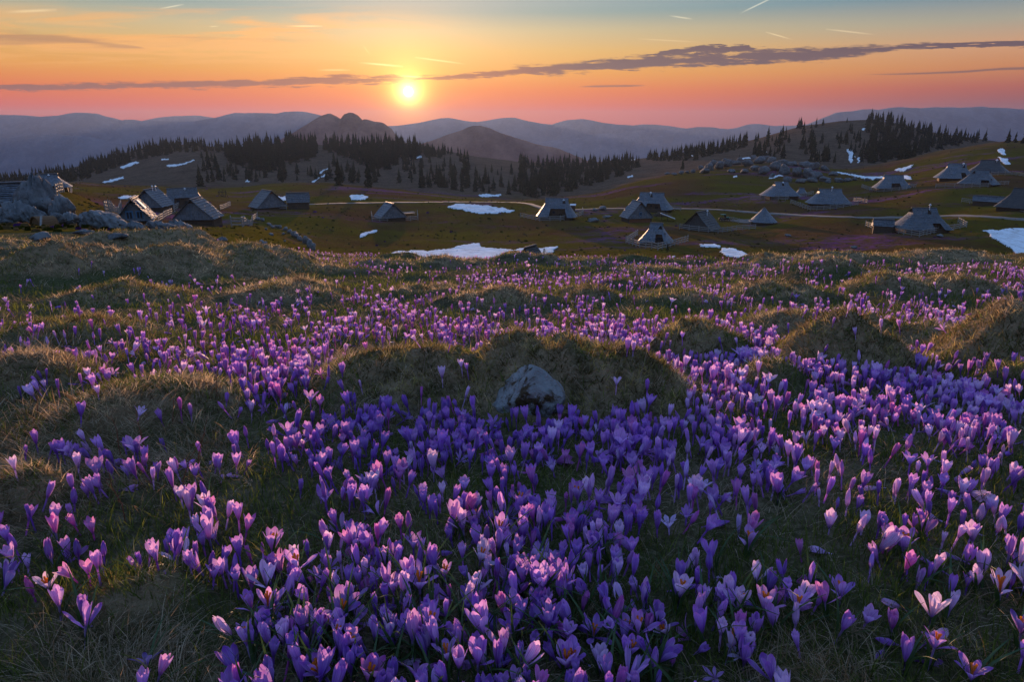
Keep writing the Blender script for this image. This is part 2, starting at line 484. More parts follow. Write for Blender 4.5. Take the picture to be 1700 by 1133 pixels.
STATIONS = [
    (14, [(-400, 388), (0, 392), (150, 390), (300, 398), (420, 412), (520, 424), (700, 431), (900, 429), (1150, 440), (1300, 437), (1500, 432), (1700, 432), (2100, 431)]),
    (19, [(-400, 374), (0, 377), (120, 377), (200, 380), (300, 388), (370, 404), (430, 424), (520, 445), (700, 470), (1150, 476), (1700, 478), (2100, 478)]),
    (25, [(-400, 366), (0, 370), (120, 374), (200, 379), (300, 388), (360, 404), (430, 422), (500, 440), (600, 465), (1700, 480)]),
    (40, [(-400, 356), (0, 362), (60, 364), (120, 368), (200, 378), (300, 390), (380, 400), (450, 410), (500, 420), (540, 432), (600, 455), (700, 474), (1700, 474)]),
    (70, [(-400, 335), (0, 345), (60, 346), (120, 350), (200, 370), (330, 384), (400, 384), (440, 394), (480, 408), (520, 424), (600, 452), (800, 458), (1700, 462)]),
    (110, [(-400, 320), (0, 328), (60, 316), (95, 313), (130, 322), (170, 344), (230, 370), (340, 380), (420, 374), (450, 387), (500, 411), (560, 425), (650, 431), (800, 431), (900, 430), (1000, 431), (1150, 435), (1300, 439), (1450, 434), (1600, 432), (1700, 438)]),
    (135, [(-400, 318), (0, 320), (95, 318), (130, 330), (170, 345), (230, 372), (335, 377), (385, 378), (425, 377), (470, 394), (520, 409), (600, 418), (650, 418), (800, 419), (930, 416), (1090, 414), (1150, 416), (1266, 421), (1400, 424), (1525, 410), (1600, 412), (1650, 410), (1700, 418)]),
    (160, [(-400, 316), (0, 318), (130, 328), (200, 344), (262, 352), (335, 371), (380, 369), (440, 371), (520, 388), (650, 398), (800, 402), (950, 396), (1100, 396), (1165, 396), (1266, 402), (1400, 398), (1465, 387), (1525, 388), (1600, 386), (1650, 384), (1700, 390)]),
    (185, [(-400, 314), (0, 317), (130, 324), (200, 338), (262, 343), (305, 345), (380, 354), (447, 360), (560, 368), (650, 380), (800, 384), (930, 380), (1100, 378), (1165, 382), (1266, 386), (1400, 374), (1480, 374), (1540, 374), (1600, 362), (1680, 349), (1800, 346)]),
    (210, [(-400, 312), (0, 316), (130, 318), (260, 330), (305, 337), (380, 345), (447, 348), (493, 348), (560, 352), (650, 364), (760, 362), (860, 364), (930, 364), (1000, 366), (1055, 367), (1170, 366), (1266, 371), (1375, 356), (1480, 346), (1540, 342), (1600, 338), (1700, 330)]),
    (250, [(-400, 308), (0, 314), (130, 311), (260, 321), (380, 332), (430, 332), (560, 335), (650, 337), (760, 339), (860, 341), (930, 342), (1000, 342), (1060, 342), (1170, 338), (1260, 334), (1295, 328), (1375, 338), (1480, 324), (1540, 312), (1585, 305), (1650, 300), (1700, 302)]),
    (300, [(-400, 306), (0, 311), (130, 306), (260, 313), (380, 321), (430, 317), (560, 317), (650, 322), (760, 330), (860, 336), (930, 332), (1000, 327), (1060, 317), (1110, 311), (1170, 307), (1260, 308), (1350, 311), (1400, 312), (1480, 307), (1540, 298), (1600, 292), (1650, 286), (1700, 284)]),
    (350, [(-400, 304), (0, 310), (130, 303), (260, 308), (320, 315), (380, 313), (430, 306), (500, 304), (560, 306), (650, 314), (760, 326), (860, 333), (930, 328), (1000, 318), (1060, 303), (1110, 294), (1170, 288), (1260, 286), (1350, 290), (1400, 296), (1440, 297), (1480, 294), (1540, 282), (1600, 272), (1650, 263), (1700, 258)]),
    (400, [(-400, 322), (0, 318), (130, 316), (260, 318), (430, 318), (560, 318), (700, 326), (860, 338), (930, 336), (1000, 326), (1060, 306), (1110, 290), (1170, 282), (1250, 271), (1330, 272), (1390, 284), (1430, 283), (1480, 275), (1540, 262), (1600, 250), (1640, 243), (1700, 240)]),
    (450, [(-400, 326), (0, 318), (130, 316), (200, 310), (320, 308), (430, 316), (560, 318), (700, 322), (800, 328), (900, 334), (1000, 324), (1060, 302), (1110, 290), (1170, 284), (1250, 276), (1330, 280), (1390, 290), (1430, 280), (1500, 264), (1560, 251), (1640, 236), (1700, 232), (2000, 224)]),
    (520, [(-400, 330), (0, 318), (100, 312), (200, 300), (320, 298), (430, 306), (560, 306), (700, 308), (800, 314), (900, 322), (1000, 310), (1060, 296), (1110, 284), (1170, 276), (1250, 268), (1330, 268), (1400, 270), (1450, 272), (1500, 272), (1600, 270), (1700, 262)]),
    (650, [(-400, 335), (0, 312), (100, 302), (200, 284), (280, 266), (330, 262), (400, 276), (500, 278), (600, 278), (700, 276), (760, 275), (860, 284), (950, 292), (1040, 282), (1100, 270), (1170, 260), (1240, 248), (1330, 232), (1400, 230), (1440, 234), (1500, 248), (1600, 262), (1700, 265)]),
    (850, [(-400, 330), (-100, 306), (0, 296), (60, 290), (110, 282), (150, 270), (200, 254), (260, 239), (330, 239), (370, 246), (430, 241), (480, 237), (560, 241), (660, 240), (700, 247), (760, 254), (800, 262), (860, 270), (900, 272), (1000, 270), (1080, 262), (1130, 256), (1170, 249), (1230, 237), (1280, 223), (1330, 209), (1380, 203), (1440, 198), (1500, 207), (1560, 222), (1650, 234), (1700, 242), (2000, 255)]),
    (1050, [(-400, 345), (0, 318), (200, 290), (330, 275), (480, 270), (700, 280), (860, 295), (1000, 295), (1170, 282), (1330, 250), (1440, 240), (1560, 255), (1700, 275), (2000, 290)]),
    (1500, [(-400, 390), (300, 380), (1000, 380), (1440, 370), (2000, 380)]),
]
AG = np.linspace(-1.5, 1.5, 1201)
ST_Y = [9.0]
ST_Z = [near_base(AG * 9.0, np.full_like(AG, 9.0))]
ker = np.exp(-0.5 * (np.arange(-14, 15) / 5.0) ** 2); ker /= ker.sum()
for (Y, pts) in STATIONS:
    p = np.array(pts, float)
    a, s = slope(p[:, 0], p[:, 1])
    ss = np.interp(AG, a, s)
    ss = np.convolve(np.pad(ss, 14, mode='edge'), ker, mode='valid')
    ST_Y.append(float(Y)); ST_Z.append(CAMZ + ss * Y)
ST_L = np.log(np.array(ST_Y)); ST_Z = np.array(ST_Z)


def pchip(x, y, xq):
    h = np.diff(x)[:, None]
    dl = np.diff(y, axis=0) / h
    d = np.zeros_like(y)
    w1 = 2 * h[1:] + h[:-1]; w2 = h[1:] + 2 * h[:-1]
    same = dl[:-1] * dl[1:] > 0
    with np.errstate(divide='ignore', invalid='ignore'):
        dd = (w1 + w2) / (w1 / dl[:-1] + w2 / dl[1:])
    d[1:-1] = np.where(same, dd, 0)
    d[0] = dl[0]; d[-1] = dl[-1]
    k = np.clip(np.searchsorted(x, xq) - 1, 0, len(x) - 2)
    t = ((xq - x[k]) / (x[k + 1] - x[k]))[:, None]
    hk = (x[k + 1] - x[k])[:, None]
    return ((1 + 2 * t) * (1 - t) ** 2 * y[k] + t * (1 - t) ** 2 * hk * d[k] + t * t * (3 - 2 * t) * y[k + 1] + t * t * (t - 1) * hk * d[k + 1])


LG = np.linspace(ST_L[0], ST_L[-1], 900)
ZG = pchip(ST_L, ST_Z, LG)


def far_h(x, Y):
    Yc = np.maximum(Y, 9.0)
    a = np.clip(x / Yc, AG[0], AG[-1] - 1e-6)
    l = np.clip(np.log(Yc), LG[0], LG[-1] - 1e-6)
    fa = (a - AG[0]) / (AG[1] - AG[0]); fl = (l - LG[0]) / (LG[1] - LG[0])
    ia = fa.astype(int); il = fl.astype(int)
    ta = fa - ia; tl = fl - il
    z = (ZG[il, ia] * (1 - ta) + ZG[il, ia + 1] * ta) * (1 - tl) + (ZG[il + 1, ia] * (1 - ta) + ZG[il + 1, ia + 1] * ta) * tl
    amp = np.clip(0.0042 * Yc, 0.0, 2.6)
    z = z + amp * fbm(x / (4 + Yc * 0.05), Y / (6 + Yc * 0.08), 3, 4) * 1.3
    z = z + 0.25 * fbm(x * 0.45, Y * 0.45, 12, 3) * smoothstep(Y, 12, 30)
    return z


def ground(x, Y):
    x = np.asarray(x, float); Y = np.asarray(Y, float)
    x, Y = np.broadcast_arrays(x, Y)
    shp = x.shape
    x = x.ravel(); Y = Y.ravel()
    z = np.zeros(x.size)
    n_ = np.flatnonzero(Y < 14.0); f_ = np.flatnonzero(Y > 9.5)
    if len(n_):
        z[n_] = near_h(x[n_], Y[n_])
    if len(f_):
        wgt = smoothstep(Y[f_], 9.5, 14.0)
        z[f_] = z[f_] * (1 - wgt) + far_h(x[f_], Y[f_]) * wgt
    return z.reshape(shp)


HY = np.exp(np.linspace(math.log(0.5), math.log(1450), 1100))
HA = np.linspace(-1.0, 1.0, 900)
HG = ground(HA[None, :] * HY[:, None], np.broadcast_to(HY[:, None], (len(HY), len(HA)))).astype(np.float32)


def hit(px, py, ymin=0.0):
    """where the view ray through a photograph pixel first meets the land"""
    px = np.atleast_1d(np.asarray(px, float)); py = np.atleast_1d(np.asarray(py, float))
    k_lo = int(np.searchsorted(HY, ymin))
    ysel = HY[k_lo:]
    G = HG[k_lo:]
    a, s = slope(px, py)
    fa = np.clip((a - HA[0]) / (HA[1] - HA[0]), 0, len(HA) - 1.001)
    ia = fa.astype(int); ta = (fa - ia)
    out = np.zeros((len(px), 3)); ok = np.zeros(len(px), bool)
    for c in range(0, len(px), 2000):
        i = slice(c, c + 2000)
        g = G[:, ia[i]] * (1 - ta[i])[None, :] + G[:, ia[i] + 1] * ta[i][None, :]
        dd = CAMZ + s[i][None, :] * ysel[:, None] - g
        below = dd < 0
        k1 = np.maximum(np.argmax(below, 0), 1); has = below.any(0)
        r_ = np.arange(g.shape[1])
        d0 = dd[k1 - 1, r_]; d1 = dd[k1, r_]
        f = np.clip(d0 / np.maximum(d0 - d1, 1e-9), 0, 1)
        Y = ysel[k1 - 1] + f * (ysel[k1] - ysel[k1 - 1])
        out[i, 0] = a[i] * Y; out[i, 1] = Y
        ok[i] = has
    out[:, 2] = ground(out[:, 0], out[:, 1])
    return out, ok


def hit1(px, py, ymin=0.0):
    o, k = hit([px], [py], ymin)
    return Vector(o[0])


tick('land')


# ------------------------------------------------------------------ materials
def new_mat(name):
    m = bpy.data.materials.new(name)
    m.use_nodes = True
    m.node_tree.nodes.clear()
    return m, N(m.node_tree)


def finish(m, n, shader):
    o = n.node('ShaderNodeOutputMaterial')
    n.t.links.new(shader, o.inputs[0])
    return m


def principled(n, color, rough=0.8, normal=None, spec=0.3):
    if spec <= 0.1:          # matt ground, rock faces and needles: no sheen at grazing light
        d = n.node('ShaderNodeBsdfDiffuse')
        n.put(d.inputs[0], color)
        if normal is not None:
            n.t.links.new(normal, d.inputs['Normal'])
        return d.outputs[0]
    b = n.node('ShaderNodeBsdfPrincipled')
    n.put(b.inputs['Base Color'], color)
    n.put(b.inputs['Roughness'], rough)
    b.inputs['Specular IOR Level'].default_value = spec
    if normal is not None:
        n.t.links.new(normal, b.inputs['Normal'])
    return b.outputs[0]


def bump(n, height, strength=0.5, dist=0.02):
    b = n.node('ShaderNodeBump')
    b.inputs['Strength'].default_value = strength
    b.inputs['Distance'].default_value = dist
    n.put(b.inputs['Height'], height)
    return b.outputs[0]


def obj_coord(n):
    return n.node('ShaderNodeTexCoord').outputs['Object']


def c4(c):
    return tuple(c) + (1.0,)


def mat_plain(name, color, rough=0.8, var=0.35, scale=6.0, bstr=0.4, stretch=(1, 1, 1)):
    m, n = new_mat(name)
    v = n.vm('MULTIPLY', obj_coord(n), stretch)
    f = n.noise(v, scale, 5.0, 0.6)
    col = n.mix(f, c4(sc(color, 1 - var)), c4(sc(color, 1 + var)))
    return finish(m, n, principled(n, col, rough, bump(n, f, bstr, 0.03)))


# meadow soil between the blades
def mat_meadow():
    m, n = new_mat('meadow')
    p = n.node('ShaderNodeNewGeometry').outputs['Position']
    a = n.noise(p, 1.3, 5, 0.6); b = n.noise(p, 9.0, 5, 0.65); f = n.noise(p, 70.0, 3, 0.6)
    col = n.mix(n.step(b, 0.35, 0.65), c4((0.045, 0.040, 0.020)), c4((0.115, 0.088, 0.050)))
    col = n.mix(n.step(a, 0.42, 0.6), col, c4((0.050, 0.056, 0.020)))
    col = n.mix(n.m('MULTIPLY', n.step(f, 0.45, 0.7), 0.6), col, c4((0.20, 0.155, 0.095)))
    md = n.node('ShaderNodeAttribute'); md.attribute_name = 'mound'
    col = n.mix(n.m('MULTIPLY', md.outputs['Fac'], n.step(b, 0.25, 0.6)), col, c4((0.24, 0.165, 0.095)))
    return finish(m, n, principled(n, col, 0.95, bump(n, n.m('ADD', f, b), 0.9, 0.02), 0.1))


def mat_hills():
    m, n = new_mat('hills')
    p = n.node('ShaderNodeNewGeometry').outputs['Position']
    s3 = n.node('ShaderNodeSeparateXYZ'); n.put(s3.inputs[0], p)
    ypos = s3.outputs[1]
    big = n.noise(p, 0.018, 5, 0.6); mid = n.noise(p, 0.075, 6, 0.62, 0.4); fine = n.noise(p, 0.55, 5, 0.65)
    tus = n.noise(p, 2.6, 3, 0.6)
    olive = n.mix(mid, c4((0.050, 0.040, 0.005)), c4((0.125, 0.088, 0.013)))
    brown = n.mix(mid, c4((0.052, 0.024, 0.010)), c4((0.115, 0.058, 0.024)))
    col = n.mix(n.step(n.m('ADD', n.m('MULTIPLY', big, 0.7), n.m('MULTIPLY', fine, 0.35)), 0.45, 0.62), olive, brown)
    heath = n.step(ypos, 360.0, 520.0)
    farc = n.mix(n.step(n.m('ADD', n.m('MULTIPLY', fine, 0.6), n.m('MULTIPLY', mid, 0.4)), 0.36, 0.62), c4((0.050, 0.034, 0.024)), c4((0.125, 0.082, 0.056)))
    col = n.mix(heath, col, farc)
    col = n.mix(n.m('MULTIPLY', n.step(tus, 0.52, 0.75), 0.40), col, c4((0.16, 0.098, 0.038)))
    # crocus drifts that colour whole slopes
    pv = n.noise(n.vm('MULTIPLY', p, (0.6, 1.4, 1.0)), 0.030, 5, 0.65, 0.5)
    band = n.m('MULTIPLY', n.step(ypos, 95.0, 150.0), n.m('SUBTRACT', 1.0, n.step(ypos, 420.0, 520.0)))
    pm = n.m('MULTIPLY', n.m('MULTIPLY', n.step(pv, 0.52, 0.66), n.step(fine, 0.36, 0.62)), band)
    col = n.mix(n.m('MULTIPLY', pm, 0.5), col, c4((0.20, 0.055, 0.24)))
    return finish(m, n, principled(n, col, 0.95, bump(n, n.m('ADD', n.m('MULTIPLY', fine, 1.0), n.m('MULTIPLY', tus, 0.35)), 0.5, 0.8), 0.03))


def mat_mountain(name, c0, c1):
    m, n = new_mat(name)
    p = n.node('ShaderNodeNewGeometry').outputs['Position']
    f = n.noise(p, 0.006, 8, 0.68)
    g = n.noise(p, 0.03, 4, 0.7)
    col = n.mix(n.step(f, 0.38, 0.64), c4(c0), c4(c1))
    return finish(m, n, principled(n, col, 0.95, bump(n, g, 0.8, 20.0), 0.05))


def mat_snow():
    m, n = new_mat('old_snow')
    p = n.node('ShaderNodeNewGeometry').outputs['Position']
    f = n.noise(p, 0.5, 6, 0.65); g = n.noise(p, 3.0, 4, 0.6)
    col = n.mix(n.step(f, 0.42, 0.66), c4((0.74, 0.76, 0.78)), c4((0.54, 0.53, 0.52)))
    col = n.mix(n.m('MULTIPLY', n.step(g, 0.55, 0.72), n.step(f, 0.35, 0.6)), col, c4((0.34, 0.30, 0.26)))
    ed = n.node('ShaderNodeAttribute'); ed.attribute_name = 'edge'
    col = n.mix(n.m('MULTIPLY', n.m('MULTIPLY', ed.outputs['Fac'], 0.75), n.step(g, 0.30, 0.55)), col, c4((0.28, 0.235, 0.19)))
    b = n.node('ShaderNodeBsdfPrincipled')
    n.put(b.inputs['Base Color'], col)
    b.inputs['Roughness'].default_value = 0.7
    b.inputs['Specular IOR Level'].default_value = 0.0
    n.t.links.new(bump(n, n.m('ADD', f, n.m('MULTIPLY', g, 0.3)), 0.35, 0.12), b.inputs['Normal'])
    return finish(m, n, b.outputs[0])


def mat_rock(name, moss=0.0, k=1.0, scl=1.0):
    m, n = new_mat(name)
    p = n.node('ShaderNodeNewGeometry').outputs['Position']
    geo = n.node('ShaderNodeNewGeometry')
    f = n.noise(p, 2.2 * scl, 7, 0.68, 0.3); g = n.noise(p, 9.0 * scl, 6, 0.7); h = n.noise(p, 40.0 * scl, 3, 0.6)
    col = n.mix(n.step(f, 0.33, 0.66), c4(sc((0.16, 0.16, 0.165), k)), c4(sc((0.34, 0.34, 0.34), k)))
    col = n.mix(n.m('MULTIPLY', n.step(g, 0.54, 0.68), 0.8), col, c4(sc((0.075, 0.068, 0.06), k)))
    if moss:
        q = n.noise(n.vm('ADD', p, (3.1, 0.7, 5.2)), 11.0 * scl, 6, 0.65, 0.6)
        col = n.mix(n.step(q, 0.62 - 0.2 * moss, 0.70 - 0.2 * moss), col, c4((0.055, 0.036, 0.018)))
        q2 = n.noise(n.vm('ADD', p, (1.1, 7.7, 2.2)), 14.0 * scl, 5, 0.6)
        col = n.mix(n.step(q2, 0.64, 0.70), col, c4((0.10, 0.045, 0.012)))
    hh = n.m('ADD', n.m('ADD', f, n.m('MULTIPLY', g, 0.5)), n.m('MULTIPLY', h, 0.15))
    return finish(m, n, principled(n, col, 0.9, bump(n, hh, 0.8, 0.10 / scl), 0.2))


def mat_wood(name, color, rough=0.85, spec=0.25, stretch=(0.6, 0.6, 14.0)):
    m, n = new_mat(name)
    p = obj_coord(n)
    oi = n.node('ShaderNodeObjectInfo')
    p2 = n.vm('ADD', n.vm('MULTIPLY', p, stretch), n.vm('SCALE', (13.0, 7.0, 3.0), oi.outputs['Random']))
    f = n.noise(p2, 1.6, 5, 0.6); g = n.noise(p, 0.9, 4, 0.6)
    col = n.mix(f, c4(sc(color, 0.55)), c4(sc(color, 1.35)))
    col = n.mix(n.m('MULTIPLY', n.step(g, 0.48, 0.7), 0.5), col, c4(sc(color, 0.6)))
    return finish(m, n, principled(n, col, rough, bump(n, f, 0.5, 0.02), spec))


def mat_shingle(name, color, k=1.0):
    """weathered split shingles: silver grey, each a little different"""
    m, n = new_mat(name)
    p = obj_coord(n)
    v = n.node('ShaderNodeTexVoronoi', feature='F1')
    n.put(v.inputs['Vector'], n.vm('MULTIPLY', p, (5.0, 5.0, 2.2)))
    v.inputs['Scale'].default_value = 1.0
    s3 = n.node('ShaderNodeSeparateColor'); n.put(s3.inputs[0], v.outputs['Color'])
    g = n.noise(p, 0.7, 5, 0.6); f = n.noise(n.vm('MULTIPLY', p, (6, 6, 1)), 3.0, 4, 0.6)
    col = n.mix(s3.outputs[0], c4(sc(color, 0.55)), c4(sc(color, 1.3)))
    band = n.noise(n.vm('MULTIPLY', p, (0.25, 0.25, 3.2)), 1.3, 3, 0.6)
    col = n.mix(n.m('MULTIPLY', n.step(band, 0.40, 0.62), 0.55), col, c4(sc(color, 0.45)))
    col = n.mix(n.m('MULTIPLY', n.step(g, 0.45, 0.7), 0.55), col, c4(sc((0.15, 0.14, 0.13), k)))
    return finish(m, n, principled(n, col, 0.55, bump(n, n.m('ADD', s3.outputs[0], f), 0.5, 0.03), 0.45))


def mat_blade():
    m, n = new_mat('grass_blades')
    at_ = n.node('ShaderNodeAttribute'); at_.attribute_name = 'col'
    d = n.node('ShaderNodeBsdfDiffuse'); n.put(d.inputs[0], at_.outputs['Color'])
    t = n.node('ShaderNodeBsdfTranslucent'); n.put(t.inputs[0], at_.outputs['Color'])
    mx = n.node('ShaderNodeMixShader'); mx.inputs[0].default_value = 0.50
    n.t.links.new(d.outputs[0], mx.inputs[1]); n.t.links.new(t.outputs[0], mx.inputs[2])
    return finish(m, n, mx.outputs[0])


def mat_petal(name, use_attr):
    m, n = new_mat(name)
    if use_attr:
        a = n.node('ShaderNodeAttribute'); a.attribute_name = 'col'
        basec = a.outputs['Color']
    else:
        basec = n.node('ShaderNodeObjectInfo').outputs['Color']
    av = n.node('ShaderNodeAttribute'); av.attribute_name = 'pv'
    au = n.node('ShaderNodeAttribute'); au.attribute_name = 'pu'
    pv, pu = av.outputs['Fac'], au.outputs['Fac']
    deep = n.mix(0.88, basec, c4((0.115, 0.02, 0.30)))
    pale = n.mix(0.24, basec, c4((0.80, 0.66, 0.92)))
    # base of the tepal deep violet, belly paler, tip strong again; fine veins run lengthwise
    col = n.mix(n.step(pv, 0.04, 0.44), deep, basec)
    col = n.mix(n.m('MULTIPLY', n.step(pv, 0.25, 0.55), n.m('SUBTRACT', 1.0, n.step(pv, 0.66, 0.95))), col, pale)
    vein = n.m('SINE', n.m('MULTIPLY', pu, 19.0))
    col = n.mix(n.m('MULTIPLY', n.step(vein, 0.1, 1.0), 0.38), col, deep)
    rim = n.step(n.m('ABSOLUTE', pu), 0.62, 0.95)
    col = n.mix(n.m('MULTIPLY', rim, 0.45), col, n.mix(0.55, basec, c4((0.88, 0.74, 0.94))))
    mid = n.m('SUBTRACT', 1.0, n.step(n.m('ABSOLUTE', pu), 0.02, 0.22))
    col = n.mix(n.m('MULTIPLY', mid, 0.35), col, deep)
    tipm = n.m('MULTIPLY', n.step(pv, 0.86, 1.0), 0.55)
    col = n.mix(tipm, col, n.mix(0.55, basec, c4((0.30, 0.03, 0.36))))
    b = n.node('ShaderNodeBsdfPrincipled')
    n.put(b.inputs['Base Color'], col)
    b.inputs['Roughness'].default_value = 0.5
    b.inputs['Specular IOR Level'].default_value = 0.25
    t = n.node('ShaderNodeBsdfTranslucent'); n.put(t.inputs[0], n.mix(0.27, col, c4((1.0, 0.62, 0.92))))      # thin tissue lets more through than it reflects
    mx = n.node('ShaderNodeMixShader'); mx.inputs[0].default_value = 0.60
    n.t.links.new(b.outputs[0], mx.inputs[1]); n.t.links.new(t.outputs[0], mx.inputs[2])
    return finish(m, n, mx.outputs[0])


def mat_leafy(name, color, trans=0.35):
    m, n = new_mat(name)
    f = n.noise(obj_coord(n), 40.0, 3, 0.5)
    col = n.mix(f, c4(sc(color, 0.7)), c4(sc(color, 1.3)))
    d = n.node('ShaderNodeBsdfPrincipled'); n.put(d.inputs['Base Color'], col); d.inputs['Roughness'].default_value = 0.5
    t = n.node('ShaderNodeBsdfTranslucent'); n.put(t.inputs[0], col)
    mx = n.node('ShaderNodeMixShader'); mx.inputs[0].default_value = trans
    n.t.links.new(d.outputs[0], mx.inputs[1]); n.t.links.new(t.outputs[0], mx.inputs[2])
    return finish(m, n, mx.outputs[0])


def mat_needles():
    m, n = new_mat('spruce_needles')
    oi = n.node('ShaderNodeObjectInfo')
    p = n.node('ShaderNodeNewGeometry').outputs['Position']
    f = n.noise(p, 0.9, 4, 0.6)
    col = n.mix(f, c4((0.010, 0.015, 0.008)), c4((0.034, 0.042, 0.018)))
    col = n.mix(n.m('MULTIPLY', oi.outputs['Random'], 0.35), col, c4((0.034, 0.028, 0.016)))
    return finish(m, n, principled(n, col, 0.9, None, 0.1))


M = dict(
    meadow=mat_meadow(), hills=mat_hills(), snow=mat_snow(), rock=mat_rock('limestone', 0.0, 0.58, 0.6), stone=mat_rock('lichened_stone', 0.55, 0.72, 1.25),
    outcrop=mat_rock('outcrop_rock', 0.0, 0.42, 0.5),
    shingle=mat_shingle('silver_shingles', (0.100, 0.116, 0.140)), shingle_dark=mat_shingle('dark_shingles', (0.040, 0.034, 0.031), 0.25),
    shingle_mid=mat_shingle('grey_brown_shingles', (0.078, 0.088, 0.104), 0.7),
    logs=mat_wood('dark_logs', (0.075, 0.05, 0.034)), planks=mat_wood('weathered_planks', (0.085, 0.055, 0.038)),
    fence=mat_wood('grey_fence_wood', (0.27, 0.25, 0.23)), dark=mat_plain('dark_opening', (0.018, 0.014, 0.012)),
    redwood=mat_wood('reddish_boards', (0.20, 0.075, 0.035)), blue=mat_plain('blue_window_paint', (0.05, 0.16, 0.30), 0.5, 0.15),
    metal=mat_plain('white_metal', (0.62, 0.62, 0.64), 0.4, 0.1), steel=mat_plain('dull_steel', (0.25, 0.25, 0.26), 0.45, 0.2),
    path=mat_plain('pale_gravel', (0.15, 0.125, 0.11), 0.9, 0.35, 1.4), blade=mat_blade(),
    petal=mat_petal('crocus_petal', False), petal_attr=mat_petal('crocus_petal_mass', True),
    stem=mat_leafy('crocus_tube', (0.34, 0.22, 0.46)), leaf=mat_leafy('crocus_leaf', (0.045, 0.085, 0.022)), stigma=mat_leafy('crocus_stigma', (0.85, 0.28, 0.02)),
    needles=mat_needles(), bark=mat_wood('bark', (0.045, 0.03, 0.022)), twig=mat_wood('reddish_twig', (0.16, 0.05, 0.025)),
    straw=mat_plain('dead_straw', (0.24, 0.18, 0.12)), tub=mat_wood('brown_tub', (0.16, 0.085, 0.04)), green=mat_plain('green_tarpaulin', (0.02, 0.13, 0.10), 0.5, 0.2),
    rubber=mat_plain('black_rubber', (0.02, 0.02, 0.02), 0.7, 0.1), glass=mat_plain('dark_glass', (0.03, 0.035, 0.045), 0.15, 0.1),
    brush=mat_wood('brushwood', (0.17, 0.12, 0.085)),
)

# ------------------------------------------------------------------ the ground
T_ = np.linspace(-1, 1, 345)
T_ = 0.55 * T_ + 0.45 * T_ ** 3
Yn = np.concatenate([np.linspace(-4, 0.2, 16), np.exp(np.linspace(math.log(0.3), math.log(15.0), 350))])
HWID = 2.6 + 1.35 * np.clip(Yn, 0, None)
Xn = HWID[:, None] * T_[None, :]
Yg = np.broadcast_to(Yn[:, None], Xn.shape)
Zn = ground(Xn, Yg)
me = np_mesh('meadow', np.stack([Xn, Yg, Zn], 2).reshape(-1, 3), grid_faces(*Xn.shape))
point_float(me, 'mound', smoothstep(mound_h(Xn, np.broadcast_to(Yn[:, None], Xn.shape)), 0.008, 0.05).ravel())
tag(mesh_obj('meadow', me, M['meadow']), 'hummocky alpine meadow sloping away in the foreground', kind='structure')

A_ = np.linspace(-1.42, 1.42, 400)
Yf = np.exp(np.linspace(math.log(14.6), math.log(1480), 370))
Xf = A_[None, :] * Yf[:, None]
Yg = np.broadcast_to(Yf[:, None], Xf.shape)
Zf = ground(Xf, Yg)
Zf[Yg < 15.0] -= 0.06
me = np_mesh('hills', np.stack([Xf, Yg, Zf], 2).reshape(-1, 3), grid_faces(*Xf.shape))
tag(mesh_obj('hills', me, M['hills']), 'grassy plateau and brown hills behind the meadow', kind='structure')

tick('ground')

# ------------------------------------------------------------------ far mountains
def mountain(name, label, D_, pts, mat, width, seed, rough=0.06, base=-0.16):
    p = np.array(pts, float)
    a, s = slope(p[:, 0], p[:, 1])
    na, nr = 280, 30
    aa = np.linspace(a[0], a[-1], na)
    rs = np.interp(aa, a, s)
    x = aa * D_
    zr = CAMZ + rs * D_
    zr = zr + fbm(x / (D_ * 0.02), x * 0 + seed, seed, 4) * D_ * 0.0016
    t = np.linspace(-1, 1, nr)
    zb = base * D_
    X = np.broadcast_to(x[None, :], (nr, na))
    T = np.broadcast_to(t[:, None], (nr, na))
    f = (1 - np.abs(T)) ** 1.15
    Yv = D_ + T * width
    spur = fbm(X / (D_ * 0.05), Yv / (D_ * 0.10), seed + 9, 4) * D_ * rough * np.sin(np.pi * (1 - np.abs(T)))
    Z = zb + (zr[None, :] - zb) * f + np.minimum(spur, 0.5 * (zr[None, :] - zb) * (1 - f))
    me_ = np_mesh(name, np.stack([X, Yv, Z], 2).reshape(-1, 3), grid_faces(nr, na))
    return tag(mesh_obj(name, me_, mat), label, kind='structure')


MT1 = mat_mountain('wooded_mountain', (0.14, 0.060, 0.048), (0.26, 0.13, 0.10))  # warm veil of the low sun is mixed into the base colour
MT2 = mat_mountain('haze_tinted_mountain', (0.085, 0.108, 0.150), (0.135, 0.16, 0.205))  # blue of the hazy air is put into the base colour
mountain('mountain', 'twin topped rocky mountain under the sun', 2700,
         [(330, 300), (420, 252), (450, 236), (480, 216), (498, 205), (520, 191), (534, 182), (545, 178), (556, 182), (566, 188), (573, 179), (582, 177), (591, 182), (600, 193), (607, 190), (620, 195), (634, 198), (648, 206), (655, 216), (664, 226), (680, 233), (720, 256), (780, 300)], MT1, 700, 4)
mountain('mountain', 'low rounded mountain right of the sun', 2500,
         [(560, 300), (640, 250), (680, 236), (720, 224), (750, 213), (770, 207), (784, 202), (797, 201), (812, 205), (840, 217), (862, 224), (890, 232), (930, 241), (962, 252), (1010, 275), (1060, 310)], MT1, 650, 14)
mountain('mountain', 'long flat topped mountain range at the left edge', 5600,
         [(-700, 200), (-300, 190), (-60, 178), (0, 180), (30, 181), (60, 185), (100, 184), (130, 181), (152, 180), (175, 185), (200, 192), (213, 190), (232, 194), (250, 195), (290, 192), (330, 192), (352, 189), (372, 184), (396, 178), (440, 177), (462, 179), (485, 177), (505, 177), (535, 182), (580, 195), (640, 212), (720, 236), (800, 262)], MT2, 1500, 5)
